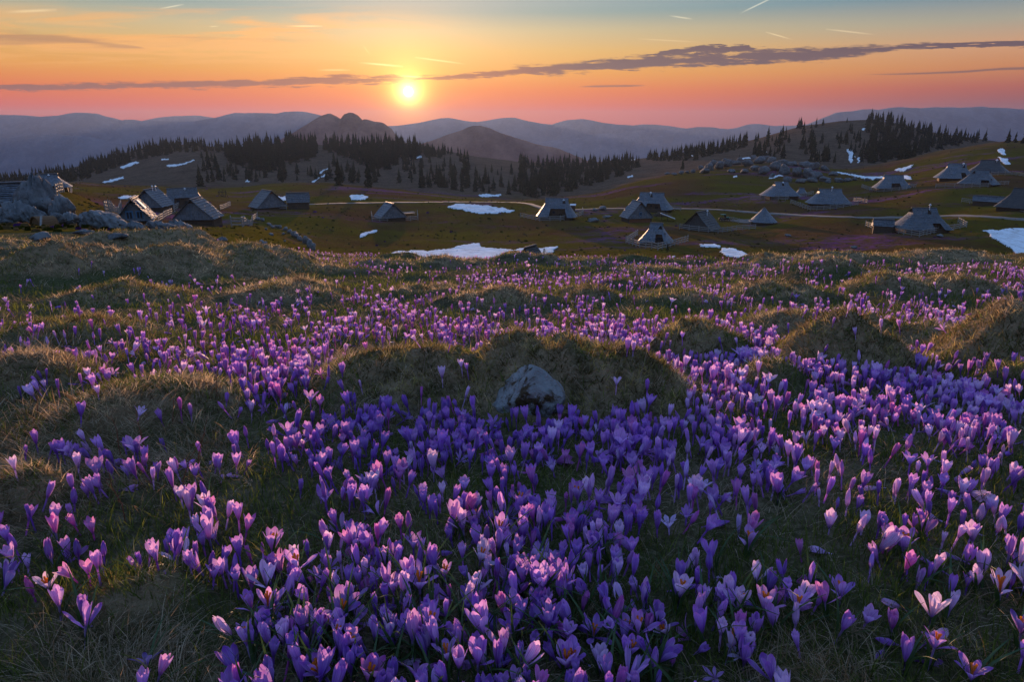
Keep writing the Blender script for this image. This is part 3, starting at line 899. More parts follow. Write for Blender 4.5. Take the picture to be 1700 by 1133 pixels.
mountain('mountain', 'lowest hazy spur down in the valley at left', 3900,
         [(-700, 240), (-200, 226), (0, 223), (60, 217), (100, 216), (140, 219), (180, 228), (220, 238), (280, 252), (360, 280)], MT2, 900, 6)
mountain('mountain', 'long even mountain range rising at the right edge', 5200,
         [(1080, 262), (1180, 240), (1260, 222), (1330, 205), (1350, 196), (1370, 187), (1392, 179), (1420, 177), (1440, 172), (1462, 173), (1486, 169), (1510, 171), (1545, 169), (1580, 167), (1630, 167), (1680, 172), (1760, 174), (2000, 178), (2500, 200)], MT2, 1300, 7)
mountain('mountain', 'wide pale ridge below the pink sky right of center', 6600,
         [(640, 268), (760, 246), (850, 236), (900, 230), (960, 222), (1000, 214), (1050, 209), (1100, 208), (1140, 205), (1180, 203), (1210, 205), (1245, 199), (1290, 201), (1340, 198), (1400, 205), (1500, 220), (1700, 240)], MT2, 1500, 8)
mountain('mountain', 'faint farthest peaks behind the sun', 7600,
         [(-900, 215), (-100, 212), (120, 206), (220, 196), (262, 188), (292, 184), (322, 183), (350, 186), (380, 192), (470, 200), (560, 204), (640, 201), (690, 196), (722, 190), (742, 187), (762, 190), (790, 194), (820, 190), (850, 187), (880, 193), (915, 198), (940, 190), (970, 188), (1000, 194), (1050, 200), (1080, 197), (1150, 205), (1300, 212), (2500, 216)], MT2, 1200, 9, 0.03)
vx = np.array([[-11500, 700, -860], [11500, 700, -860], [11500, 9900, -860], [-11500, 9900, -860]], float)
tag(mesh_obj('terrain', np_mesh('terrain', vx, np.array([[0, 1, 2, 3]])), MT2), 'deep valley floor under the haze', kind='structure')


# ------------------------------------------------------------------ haze
def make_haze():
    m, n = new_mat('haze')
    pv = n.node('ShaderNodeVolumePrincipled')
    pv.inputs['Color'].default_value = (0.21, 0.28, 0.44, 1)
    pv.inputs['Density'].default_value = HAZE_DENSITY
    pv.inputs['Anisotropy'].default_value = 0.4
    o = n.node('ShaderNodeOutputMaterial')
    n.t.links.new(pv.outputs[0], o.inputs['Volume'])
    bm = bmesh.new()
    bmesh.ops.create_cube(bm, size=1.0)
    me_ = bpy.data.meshes.new('haze')
    x0, x1, y0, y1, z0, z1 = -12000, 12000, -1500, 10500, -1450, 212
    for v in bm.verts:
        v.co = ((x0 + x1) / 2 + v.co.x * (x1 - x0), (y0 + y1) / 2 + v.co.y * (y1 - y0), (z0 + z1) / 2 + v.co.z * (z1 - z0))
    bm.to_mesh(me_); bm.free()
    return tag(mesh_obj('haze', me_, m), 'evening haze between the hills and the far mountains', kind='stuff')


HAZE_DENSITY = 0.82e-4
make_haze()


# ------------------------------------------------------------------ gravel path
def ribbon(pts, half, lift):
    P = np.array(pts, float)
    n_ = 90
    t = np.linspace(0, 1, n_)
    seglen = np.concatenate([[0], np.cumsum(np.hypot(*np.diff(P, axis=0).T))]); seglen /= seglen[-1]
    px = np.interp(t, seglen, P[:, 0]); py = np.interp(t, seglen, P[:, 1])
    c, ok = hit(px, py, 16.0)
    c = c[ok]
    for _ in range(3):
        c[1:-1, :2] = (c[:-2, :2] + 2 * c[1:-1, :2] + c[2:, :2]) / 4
    d = np.gradient(c[:, :2], axis=0); d /= np.linalg.norm(d, axis=1)[:, None] + 1e-9
    nrm = np.stack([-d[:, 1], d[:, 0]], 1)
    rows = []
    for o in (-1.25, -1, -0.4, 0.4, 1, 1.25):
        j = half * o * (1 + 0.22 * fbm(c[:, 0] * 0.3 + o, c[:, 1] * 0.3, 4, 3))
        xy = c[:, :2] + nrm * j[:, None]
        z = ground(xy[:, 0], xy[:, 1]) + (lift if abs(o) < 1.1 else -0.4)
        rows.append(np.stack([xy[:, 0], xy[:, 1], z], 1))
    return np.stack(rows, 1)


for lab, pts in (('pale gravel track crossing the plateau behind the lone gable hut', [(500, 340), (560, 338), (650, 336.5), (760, 335.5), (850, 336), (876, 338), (892, 343), (908, 348)]),
                 ('pale gravel track curving between the huts on the right', [(945, 349), (1000, 346.5), (1060, 347), (1130, 346.5), (1200, 348.5), (1250, 353), (1300, 356), (1380, 360), (1450, 362), (1510, 361), (1580, 358), (1620, 359), (1660, 362), (1700, 365), (1760, 369)])):
    rb = ribbon(pts, 1.15, 0.10)
    o = mesh_obj('path', np_mesh('path', rb.reshape(-1, 3), grid_faces(rb.shape[0], rb.shape[1])), M['path'])
    tag(o, lab, kind='structure')


# ------------------------------------------------------------------ snow patches
def in_poly(px, py, poly):
    ins = np.zeros(px.shape, bool)
    n_ = len(poly)
    for i in range(n_):
        x0, y0 = poly[i]; x1, y1 = poly[(i + 1) % n_]
        c = ((y0 > py) != (y1 > py)) & (px < (x1 - x0) * (py - y0) / ((y1 - y0) if y1 != y0 else 1e-9) + x0)
        ins ^= c
    return ins


def snow(label, poly, ymin=16.0, lift=0.10, rag=2.0, step=None):
    P = np.array(poly, float)
    x0, y0 = P.min(0) - 3; x1, y1 = P.max(0) + 3
    st = step or max(0.5, min(1.6, (x1 - x0) / 60))
    sy = max(0.35, st * 0.55)
    gx = np.arange(x0, x1 + st, st); gy = np.arange(y0, y1 + sy, sy)
    GX, GY = np.meshgrid(gx, gy)
    jx = fbm(GX / 9, GY / 4, 41, 4) * rag * 4; jy = fbm(GX / 9 + 50, GY / 4, 43, 4) * rag * 1.8
    ins = in_poly(GX + jx, GY + jy, [tuple(p) for p in poly])
    pts, ok = hit(GX.ravel(), GY.ravel(), ymin)
    keep = ins.ravel() & ok
    K = keep.reshape(GX.shape)
    inner = K.copy()
    inner[1:-1, 1:-1] = K[1:-1, 1:-1] & K[:-2, 1:-1] & K[2:, 1:-1] & K[1:-1, :-2] & K[1:-1, 2:]
    rim = K & ~inner
    pts[:, 2] += np.where(inner.ravel(), lift + 0.0006 * pts[:, 1], 0.03)
    F4 = grid_faces(*GX.shape)
    F4 = F4[keep[F4].all(1)]
    # no faces bridging a hidden step in the land
    yy = pts[:, 1][F4]
    F4 = F4[(yy.max(1) - yy.min(1)) < 0.18 * yy.min(1) + 6]
    if len(F4) == 0:
        return
    used, inv = np.unique(F4.ravel(), return_inverse=True)
    me_ = np_mesh('snow_patch', pts[used], inv.reshape(-1, 4)[:, ::-1])
    point_float(me_, 'edge', (~inner.ravel())[used].astype(float))
    o = mesh_obj('snow_patch', me_, M['snow'])
    return tag(o, label, 'snow patch', 'old snow patches on the plateau')


SNOWS = [
    ('wide snow patch on the slope right of the lone gable hut', [(742, 345), (750, 340), (762, 338), (785, 339), (800, 340.5), (835, 345), (858, 350), (845, 354), (800, 355.5), (775, 352)]),
    ('small oval snow patch above the track left of the lone gable hut', [(579, 326.5), (585, 324.5), (600, 323.8), (613, 327), (606, 331.5), (586, 332)]),
    ('small ragged snow remnant on the dark slope below the lone hut', [(596, 392), (603, 388), (611, 385.5), (627, 382.5), (627, 385.5), (614, 389), (606, 394), (597, 396)]),
    ('broad jagged snow field seen just over the meadow rim', [(640, 424), (660, 417), (690, 416.5), (720, 416), (748, 413), (760, 409), (772, 406), (782, 405), (797, 403.5), (799, 409), (806, 412), (830, 412.5), (850, 415.5), (866, 413), (880, 415), (905, 411), (931, 408.5), (920, 418), (905, 426), (890, 434), (640, 434)]),
    ('two lobed snow patch below the dark pointed hut', [(1159, 406), (1170, 404.5), (1185, 405), (1199, 409), (1196, 411), (1215, 412), (1233, 418), (1250, 428.5), (1236, 429.5), (1222, 429.5), (1205, 426), (1192, 420), (1198, 413), (1178, 411), (1164, 410.5)]),
    ('largest white snow field at the right edge of the photo', [(1630, 383), (1642, 381.5), (1660, 383), (1672, 380), (1700, 378.5), (1760, 377), (1790, 432), (1740, 442), (1674, 436), (1686, 424), (1676, 412), (1660, 404), (1646, 396), (1639, 388)]),
    ('long curved snow strip in the dip behind the rocky outcrop', [(1378, 282), (1392, 285), (1412, 289), (1440, 293), (1462, 292), (1490, 291.5), (1514, 292), (1518, 298), (1505, 299), (1470, 297), (1440, 299), (1410, 293), (1388, 287)]),
    ('forked thin snow streak on the brown slope above the curved strip', [(1482, 284), (1490, 281), (1500, 279), (1519, 272), (1514, 277), (1506, 282), (1500, 286), (1492, 284)]),
    ('upper narrow snow streak high on the right hill', [(1654, 248), (1664, 246), (1668, 249), (1672, 257), (1666, 258), (1658, 254)]),
    ('broad snow streak just behind the dark roofed hut at far right', [(1656, 260), (1664, 262), (1673, 264), (1678, 273.5), (1668, 273), (1660, 267)]),
    ('ragged snow patch between spruces on the right hill', [(1403, 248), (1410, 247.5), (1416, 250), (1419, 262), (1414, 273), (1408, 268), (1410, 260)]),
    ('narrow upright snow sliver right of the ragged patch', [(1424, 262), (1430, 261), (1431, 266), (1426, 273)]),
    ('little snow speck near the top of the right hill', [(1430, 213), (1437, 213), (1435, 217), (1431, 216)]),
    ('snow spot beside the dense spruces near the hilltop', [(1473, 225.5), (1480, 225.5), (1477, 231), (1474, 230)]),
    ('hooked snow patch at the foot of the rocky outcrop', [(1274, 297), (1279, 293), (1287, 290.8), (1297, 291), (1300, 293.5), (1293, 292.8), (1289, 297)]),
    ('flat snow strip on top of the rocky outcrop', [(1228, 262), (1246, 261), (1247, 264), (1230, 264.5)]),
    ('snow spot left of the flat strip on the outcrop', [(1262, 254), (1272, 251), (1273, 253), (1264, 256)]),
    ('slanting snow streak below the left forest', [(168, 303), (180, 299), (205, 293.5), (208, 296), (190, 301), (172, 305)]),
    ('speckled snow strip under the left forest edge', [(200, 278), (212, 273), (228, 268), (231, 271), (214, 277), (204, 280)]),
    ('longest snow streak on the open brown slope at left', [(271, 276), (285, 273), (305, 271), (323, 264.5), (325, 267), (310, 273), (288, 278)]),
    ('thin double snow streak close to the forest edge', [(268, 265), (282, 262.5), (282, 265.5), (270, 267)]),
    ('snow strip tracing the spruce covered ridge right of center', [(1030, 269), (1048, 263), (1062, 258), (1090, 252), (1108, 248.5), (1109, 251.5), (1085, 257), (1060, 263), (1034, 271.5)]),
    ('square snow patch between the two huts left of center', [(460, 327), (477, 326), (477.5, 334), (470, 334)]),
    ('snow strip behind the hut with two stove pipes', [(193, 327.5), (205, 325.8), (222, 326), (223, 330), (200, 331)]),
    ('flat snow patch at the foot of the wooded slope', [(792, 325), (803, 322), (815, 324), (833, 323), (832, 326), (815, 327.5), (800, 328)]),
    ('snow glint among the spruces under the sun', [(682, 260), (690, 258.5), (701, 258), (700, 262), (688, 262)]),
    ('slanting snow streak on the wooded slope left of the sun', [(514, 302.5), (528, 296), (542, 287.5), (544.5, 290), (530, 298), (518, 304)]),
    ('upper parallel snow streak on the wooded slope', [(527, 287.5), (543, 279), (544.5, 281.5), (530, 289.5)]),
    ('snow speck among dense spruces right of center', [(956, 286), (965, 283), (967, 287), (960, 288.5)]),
    ('snow dash beside the last spruces on the middle slope', [(1040, 293), (1050, 290.5), (1051, 294), (1043, 295.5)]),
    ('snow dash under the rocks left of the outcrop', [(1216, 293), (1224, 292), (1224, 294.5), (1217, 294.5)]),
    ('snow spot on the open slope below the right ridge', [(1147, 258), (1154, 257), (1154, 260.5), (1148, 260)]),
    ('snow fleck in front of the first left huts brow', [(407, 301.5), (411, 298.5), (418, 302), (408, 303)]),
    ('tiny snow fleck in the dark hollow right of center', [(1116, 427), (1121, 426), (1122, 429), (1117, 430)]),
]
for lab, poly in SNOWS:
    snow(lab, poly)
tick('snow')


# ------------------------------------------------------------------ spruces
def spruce_crown(rng, tiers, spokes, hi=True):
    """unit-height crown: drooping whorls of ragged boughs"""
    V, Fc = [], []
    z = 0.05
    for k in range(tiers):
        f = k / (tiers - 1)
        zc = 0.06 + 0.94 * f ** 0.92
        rad = (0.235 * (1 - f) ** 0.85 + 0.012) * rng.uniform(0.82, 1.16)
        thick = 1.55 / tiers
        n_ = max(5, int(spokes * (1 - 0.45 * f)))
        a0 = rng.uniform(0, 6.28)
        for j in range(n_):
            if rng.random() < 0.10 and f < 0.9:
                continue
            a = a0 + (j + rng.uniform(-0.3, 0.3)) * 2 * math.pi / n_
            L = rad * rng.uniform(0.62, 1.28)
            da = math.pi / n_ * rng.uniform(0.9, 1.35)
            zt = zc + thick * rng.uniform(0.35, 0.65)
            droop = thick * rng.uniform(0.15, 0.75)
            b = len(V)
            V += [(0.012 * math.cos(a), 0.012 * math.sin(a), zt),
                  (0.62 * L * math.cos(a - da), 0.62 * L * math.sin(a - da), zc + 0.1 * thick - droop * 0.4),
                  (L * math.cos(a), L * math.sin(a), zc - droop),
                  (0.62 * L * math.cos(a + da), 0.62 * L * math.sin(a + da), zc + 0.1 * thick - droop * 0.4),
                  (0.55 * L * math.cos(a), 0.55 * L * math.sin(a), zc - droop * 0.9 - thick * 0.35)]
            Fc += [(b, b + 1, b + 2), (b, b + 2, b + 3), (b + 1, b + 4, b + 2), (b + 4, b + 3, b + 2)]
    b = len(V)
    V += [(0.008, 0, 0.93), (-0.004, 0.007, 0.93), (-0.004, -0.007, 0.93), (0, 0, 1.04)]
    Fc += [(b, b + 1, b + 3), (b + 1, b + 2, b + 3), (b + 2, b, b + 3)]
    return np.array(V), np.array(Fc)


def tube_arrays(path, radii, sides=6):
    V, Fc = [], []
    n_ = len(path)
    P = [Vector(p) for p in path]
    for i, p in enumerate(P):
        t = (P[min(i + 1, n_ - 1)] - P[max(i - 1, 0)]).normalized()
        q = t.to_track_quat('Z', 'Y')
        for s in range(sides):
            a = 2 * math.pi * s / sides
            V.append(p + q @ Vector((math.cos(a) * radii[i], math.sin(a) * radii[i], 0)))
    for i in range(n_ - 1):
        for s in range(sides):
            Fc.append((i * sides + s, i * sides + (s + 1) % sides, (i + 1) * sides + (s + 1) % sides, (i + 1) * sides + s))
    return np.array([tuple(v) for v in V]), np.array(Fc)


def tube_mesh(name, path, radii, sides=6):
    V, Fc = tube_arrays(path, radii, sides)
    me_ = np_mesh(name, V, Fc)
    return me_


rt = random.Random(11)
CROWNS = []
for k in range(7):
    V, Fc = spruce_crown(rt, 13, 10)
    V[:, :2] *= rt.uniform(0.85, 1.12)
    me_ = np_mesh('crown', V, Fc, False)
    me_.materials.append(M['needles'])
    CROWNS.append(me_)
TRUNK = tube_mesh('trunk', [(0, 0, -0.06), (0, 0, 0.3), (0, 0, 0.9)], [0.020, 0.016, 0.004], 6)
TRUNK.materials.append(M['bark'])
LOW = [spruce_crown(rt, 8, 6) for _ in range(5)]

# zones: polygon of trunk feet in the photograph, count, clumping, height range (m), label, group
ZONES = [
    ([(-60, 304), (0, 299), (60, 291), (110, 284), (150, 271), (205, 254), (255, 239), (330, 239), (385, 246), (388, 254), (330, 252), (270, 258), (215, 270), (180, 284), (150, 296), (110, 306), (0, 312), (-60, 316)], 520, (7, 11.5),
     'dark spruce of the dense left ridge forest', 'spruces of the forest on the left ridge'),
    ([(372, 262), (388, 250), (430, 243), (480, 238), (525, 243), (522, 262), (500, 272), (450, 286), (400, 281)], 270, (11, 17),
     'dark spruce of the dense block left of the sun', 'spruces of the block left of the sun'),
    ([(530, 248), (560, 241), (640, 238), (695, 243), (695, 262), (640, 285), (615, 282), (580, 264)], 230, (11, 17),
     'spruce on the wooded brow below the sun', 'spruces on the brow below the sun'),
    ([(690, 245), (750, 251), (800, 259), (860, 268), (860, 274), (800, 268), (690, 260)], 70, (7, 11),
     'small spruce in the row right of the sun', 'spruces along the ridge right of the sun'),
    ([(330, 268), (420, 292), (560, 285), (700, 268), (790, 268), (862, 290), (862, 330), (760, 320), (640, 306), (440, 302), (330, 305)], 125, (7, 14),
     'spruce scattered on the brown middle slope', 'spruces scattered on the middle slope'),
    ([(862, 270), (920, 272), (1000, 270), (1080, 264), (1052, 285), (1010, 300), (930, 324), (884, 330), (862, 322)], 290, (8, 14),
     'dark spruce of the forest filling the dip', 'spruces of the forest in the dip'),
    ([(1050, 263), (1130, 256), (1170, 249), (1240, 236), (1240, 246), (1180, 258), (1150, 268), (1100, 268)], 130, (8, 13),
     'spruce in the row climbing the right ridge', 'spruces climbing the right ridge'),
    ([(1436, 199), (1470, 201), (1500, 208), (1560, 223), (1640, 234), (1590, 242), (1550, 250), (1500, 266), (1450, 274), (1425, 268), (1448, 245), (1440, 225)], 300, (8, 13.5),
     'dark spruce of the dense right hill stand', 'spruces of the dense stand on the right hill'),
    ([(1240, 236), (1290, 221), (1335, 210), (1420, 203), (1440, 225), (1430, 262), (1370, 274), (1290, 268), (1240, 262)], 72, (7, 13),
     'spruce dotted over the right hill face', 'spruces dotted over the right hill'),
    ([(1640, 234), (1700, 234), (1700, 238), (1640, 238)], 5, (6, 9),
     'tiny spruce on the bare skyline at the right edge', 'tiny spruces on the right skyline'),
]
LONE = [  # px, py of the foot, height px, label
    (347, 281, 33, 'tall lone spruce at the right end of the long snow streak'), (335, 262, 12, 'tiny spruce standing above the long snow streak'),
    (352, 268, 17, 'small spruce just above the tall lone one'), (333, 310, 36, 'tall dark spruce behind the hut roof left of the wooden rack'),
    (1133, 281, 18, 'lone spruce left of the rocky outcrop'), (1190, 255, 20, 'spruce standing alone on the ridge slope above the outcrop'),
    (1257, 258, 20, 'lone dark spruce directly behind the rocky outcrop'), (1364, 238, 19, 'round spruce alone on the face of the right hill'),
    (1394, 238, 20, 'second round spruce alone on the face of the right hill'), (1227, 263, 7, 'dark reddish bush tree on top of the outcrop'),
    (1406, 203, 8, 'little spruce alone on the hilltop skyline'), (812, 320, 14, 'young spruce beside the flat snow patch'),
    (738, 277, 19, 'slim spruce in the clearing under the sun rays'), (748, 278, 21, 'slim twin spruce right of its neighbour in the clearing'),
    (612, 311, 44, 'tallest spruce of the middle slope above the lone hut'), (563, 308, 46, 'tall narrow spruce at the brow left of the lone hut'),
    (701, 312, 34, 'broad spruce close to the brow below the sun'), (730, 311, 26, 'shorter spruce right of the broad one at the brow'),
    (555, 276, 24, 'spruce at the lower edge of the forest left of the sun'), (772, 292, 42, 'tall spruce at the clearing edge right of the sun'),
    (1108, 415, 12, 'small dark conifer by the corner of the fenced hut'), (1566, 288, 12, 'dark bushy conifer at the left end of the upper right hut'),
    (1145, 262, 8, 'lone small spruce on the slope left of the ridge row'), (1055, 262, 28, 'dark spruce at the top of the ridge snow strip'),
]
trees = []
for zi, (poly, cnt, hr, lab, grp) in enumerate(ZONES):
    P = np.array(poly, float)
    nrng = np.random.default_rng(100 + zi)
    need = cnt; got = []
    while need > 0:
        px = nrng.uniform(P[:, 0].min(), P[:, 0].max(), 4000); py = nrng.uniform(P[:, 1].min(), P[:, 1].max(), 4000)
        k = in_poly(px, py, poly)
        if cnt < 120:
            k &= vnoise(px / 22, py / 12, 60 + zi) > nrng.uniform(0.25, 0.75, 4000)
        px, py = px[k][:need], py[k][:need]
        pt, ok = hit(px, py, 430.0 if zi in (0, 1, 2, 7, 8) else 330.0)
        for p, o_ in zip(pt, ok):
            if o_ and p[1] < 1200:
                got.append(p)
        need -= len(px)
    for p in got:
        h = nrng.uniform(*hr) * (0.62 if nrng.random() < 0.16 else 1.0)
        trees.append((p, h, nrng.uniform(0.8, 1.2), lab, grp, nrng.uniform(0, 6.28)))
lone_trees = []
for px, py, hp, lab in LONE:
    p = hit1(px, py, 60.0)
    d = project(p.x, p.y, p.z)[2]
    lone_trees.append((np.array(p), hp * d / F_, 1.0 if 'slim' not in lab and 'narrow' not in lab else 0.75, lab, 'spruces standing alone', px * 0.1))


def view_size(t):
    p, h = t[0], t[1]
    px, py, d = project(p[0], p[1], p[2])
    return h / d if -20 < px < 1720 else 0.0


trees.sort(key=lambda t: -view_size(t))
n_ind = 296 - len(lone_trees)
byzone = {}
for i in range(n_ind):
    byzone.setdefault(trees[i][3], []).append(i)
for lab, ids in byzone.items():
    ids.sort(key=lambda i: trees[i][0][0] / trees[i][0][1])
    hs = sorted(trees[i][1] * trees[i][2] for i in ids)
    ymed = sorted(trees[i][0][1] for i in ids)[len(ids) // 2]
    for n_, i in enumerate(ids):
        p, h, wd, _, grp, rz = trees[i]
        q = n_ / max(1, len(ids) - 1)
        where = 'at the left end' if q < 0.2 else 'left of the middle' if q < 0.45 else 'near the middle' if q < 0.55 else 'right of the middle' if q < 0.8 else 'at the right end'
        z3 = sum(1 for v in hs if v < h * wd) / len(hs)
        big = 'short' if z3 < 0.25 else 'middling' if z3 < 0.75 else 'large'
        lb = lab.replace('dark spruce', 'spruce').replace('small spruce', 'spruce').replace('tiny spruce', 'spruce')
        row = 'front' if p[1] < ymed else 'rear'
        trees[i] = (p, h, wd, '%s %s %s, %s' % (big, row, lb, where), grp, rz)
for i, (p, h, wd, lab, grp, rz) in enumerate(lone_trees + trees[:n_ind]):
    root = empty('spruce_tree', (p[0], p[1], p[2] - 0.2), rz)
    tag(root, lab, 'tree', grp)
    ck = mesh_obj('crown', CROWNS[i % 7], None, root)
    ck.scale = (h * wd, h * wd, h)
    tk = mesh_obj('trunk', TRUNK, None, root)
    tk.scale = (h, h, h)
bulk = trees[n_ind:]
V, Fc, off = [], [], 0
for i, (p, h, wd, lab, grp, rz) in enumerate(bulk):
    v, f = LOW[i % 5]
    c, s = math.cos(rz), math.sin(rz)
    q = np.stack([(v[:, 0] * c - v[:, 1] * s) * h * wd, (v[:, 0] * s + v[:, 1] * c) * h * wd, v[:, 2] * h], 1) + p - np.array([0, 0, 0.2])
    V.append(q); Fc.append(f + off); off += len(v)
me_ = np_mesh('spruce_forest', np.concatenate(V), np.concatenate(Fc), False)
tag(mesh_obj('spruce_forest', me_, M['needles']), 'farther spruces of the forests on the ridges', kind='stuff')
tick('trees')


# ------------------------------------------------------------------ rocks
def sphere_dirs(sub):
    bm = bmesh.new()
    bmesh.ops.create_icosphere(bm, subdivisions=sub, radius=1.0)
    V = np.array([v.co[:] for v in bm.verts]); Fc = np.array([[v.index for v in f.verts] for f in bm.faces])
    bm.free()
    return V, Fc


ICO = {k: sphere_dirs(k) for k in (2, 3, 4, 5)}


def rock_arrays(seed, sub=3, facets=11, rough=0.10, furrow=0.0):
    rng = np.random.default_rng(seed)
    dirs, Fc = ICO[sub]
    nrm = rng.normal(size=(facets, 3)); nrm /= np.linalg.norm(nrm, axis=1)[:, None]
    dist = rng.uniform(0.55, 1.0, facets)
    dt = dirs @ nrm.T
    r = np.where(dt > 0.05, dist[None, :] / np.maximum(dt, 0.05), 9.0).min(1)
    r = np.minimum(r, 1.15)
    u, v, w_ = dirs[:, 0] * 2.2 + seed, dirs[:, 1] * 2.2, dirs[:, 2] * 2.2
    n1 = fbm(u + w_ * 0.7, v - w_ * 1.3, seed % 97, 4)
    r = r * (1 + rough * 2.0 * n1)
    if furrow:
        r = r * (1 - furrow * np.abs(np.sin(dirs[:, 0] * 9 + dirs[:, 2] * 5 + 3 * n1)) ** 6)
    return dirs * r[:, None], Fc


def boulder(label, px, py, wpx, hpx, dep=0.8, seed=1, rz=0.0, sub=3, mat=None, Y=None, group=None, cat='rock', name='boulder', ymin=4.0, tilt=0.0, furrow=0.25, facets=11, sink=0.25, peak=0.0):
    """foot of the boulder at (px, py); size in photograph pixels at that distance"""
    if Y is None:
        p = hit1(px, py, ymin)
    else:
        a, s = slope(px, py)
        p = Vector((float(a) * Y, Y, 0)); p.z = float(ground(p.x, Y))
    d = float(project(p.x, p.y, p.z)[2])
    k = d / F_
    V, Fc = rock_arrays(seed, sub, facets, 0.17, furrow)
    V = V / np.abs(V).max(0)
    if peak:
        V[:, :2] *= (1 - peak * np.clip(V[:, 2] + 0.1, 0, 1))[:, None]
    hw, hh = wpx * k / 2, hpx * k * (1 + sink) / 2
    V = V * np.array([hw, hw * dep, hh])
    if tilt:
        V = V @ np.array(Matrix.Rotation(tilt, 3, 'Y')).T
    V[:, 2] += hpx * k - hh
    o = mesh_obj(name, np_mesh(name, V, Fc), mat or M['rock'])
    o.location = (p.x, p.y + hw * dep * 0.5, p.z)
    o.rotation_euler = (0, 0, rz)
    return tag(o, label, cat, group)


# the lichened stone in the big hummock
V, Fc = rock_arrays(79, 5, 9, 0.055, 0.06)
V = V / np.abs(V).max(0)
sp = hit1(872, 690, 0.5)
d = float(project(sp.x, sp.y, sp.z)[2]); k = d / F_
# a leaning wedge: high shoulder at the left of centre, long slope to the right
V[:, 2] = np.where(V[:, 2] > 0, V[:, 2] * (1.0 - 0.55 * np.clip(V[:, 0] - 0.05, 0, 1) - 0.25 * np.clip(-V[:, 0] - 0.5, 0, 1)), V[:, 2])
V[:, 2] += 0.05 * np.abs(np.sin(V[:, 0] * 7 + V[:, 1] * 3)) - 0.04 * (np.abs(np.sin(V[:, 0] * 4.0 + V[:, 2] * 6.0 + 1.0)) < 0.18)
V = V * np.array([66 * k, 44 * k, 54 * k])
V[:, 2] += 0.12 * V[:, 1]
st = mesh_obj('stone', np_mesh('stone', V, Fc), M['stone'])
st.location = (sp.x + 2 * k, sp.y + 30 * k, sp.z + 24 * k)
st.rotation_euler = (0.25, 0.0, R(-14))
tag(st, 'pale lichened grey stone with dark moss set in the grass hummock', 'rock')
STONE_AT = Vector(st.location)

OB = 'boulders of the outcrop at the left edge'
for lab, px, py, wp, hp, Y, seed, dep, rz in [
    ('tallest furrowed grey crag of the left outcrop with a pointed top', 60, 368, 112, 84, 25.5, 3, 0.7, 0.2),
    ('long slanting slab forming the right flank of the left crag', 98, 366, 56, 50, 24.6, 5, 0.6, -0.2),
    ('broad grey block at the left foot of the crag', 22, 372, 66, 44, 24.5, 9, 0.7, 0.1),
    ('rounded grey block in front of the crag centre', 52, 372, 50, 34, 23.8, 12, 0.7, 0.5),
    ('pale upright block at the very left edge', 4, 376, 26, 26, 23.0, 14, 0.8, 0.0),
    ('small shoulder rock right of the crag foot', 112, 368, 34, 22, 24.0, 17, 0.8, 0.3),
    ('thin upright shard leaning on the left side of the crag', 34, 352, 26, 36, 25.8, 61, 0.6, 0.4),
    ('wedge shaped shard below the crag top at right', 88, 352, 30, 40, 25.0, 63, 0.5, -0.3),
    ('small tilted block in front of the slanting slab', 92, 374, 30, 20, 23.6, 67, 0.7, 0.2),
    ('low pale rock between the crag and the long grey slab', 136, 368, 36, 20, 24.5, 19, 0.8, -0.2),
]:
    boulder(lab, px, py, wp, hp, dep, seed, rz, 4, M['rock'], Y=Y, group=OB, furrow=0.34, facets=8, peak=0.75 if 'tallest' in lab else 0.3)
OB2 = 'grey rocks in front of the left huts'
for lab, px, py, wp, hp, seed, dep, rz, tl in [
    ('long grey slab sloping down to the right before the huts', 176, 383, 92, 27, 23, 0.6, 0.0, 0.30),
    ('low rounded slab end left of the long grey slab', 152, 379, 46, 26, 25, 0.7, 0.2, 0.1),
    ('smooth grey rock tail running out right of the slab', 222, 387, 50, 18, 27, 0.6, 0.0, 0.25),
    ('rugged grey rock in front of the blue windowed hut', 262, 389, 56, 24, 29, 0.7, 0.1, 0.0),
    ('pitted grey rock topping the rocky end below the wide gable hut', 296, 390, 46, 26, 31, 0.7, -0.2, 0.0),
    ('flat low rock below the rugged grey rock', 262, 396, 46, 12, 33, 0.7, 0.0, 0.0),
    ('rounded rock at the right end of the grey rocks', 311, 396, 20, 20, 35, 0.8, 0.0, 0.0),
    ('pale flat boulder on the rim right of the grey rocks', 340, 401, 32, 14, 37, 0.8, 0.1, 0.12),
    ('small split boulder on the rim beside the pale flat one', 366, 404, 22, 11, 39, 0.8, 0.0, 0.2),
    ('little rock below the split boulder', 375, 412, 14, 7, 41, 0.8, 0.0, 0.0),
]:
    boulder(lab, px, py, wp, hp, dep, seed, rz, 4, M['rock'], group=OB2, tilt=tl, furrow=0.30, facets=8, ymin=13.0)
OB3 = 'flat blue grey rocks in the hummocks at left'
for lab, px, py, wp, hp, seed in [
    ('flat bluish rock poking out of the left hummock', 62, 398, 44, 12, 43), ('flat bluish rock between the left hummocks', 133, 391, 40, 9, 45),
    ('bluish rock resting on the hummock below the grey slab', 190, 396, 40, 12, 47)]:
    boulder(lab, px, py, wp, hp, 0.7, seed, 0.0, 3, M['rock'], group=OB3, ymin=5.0)

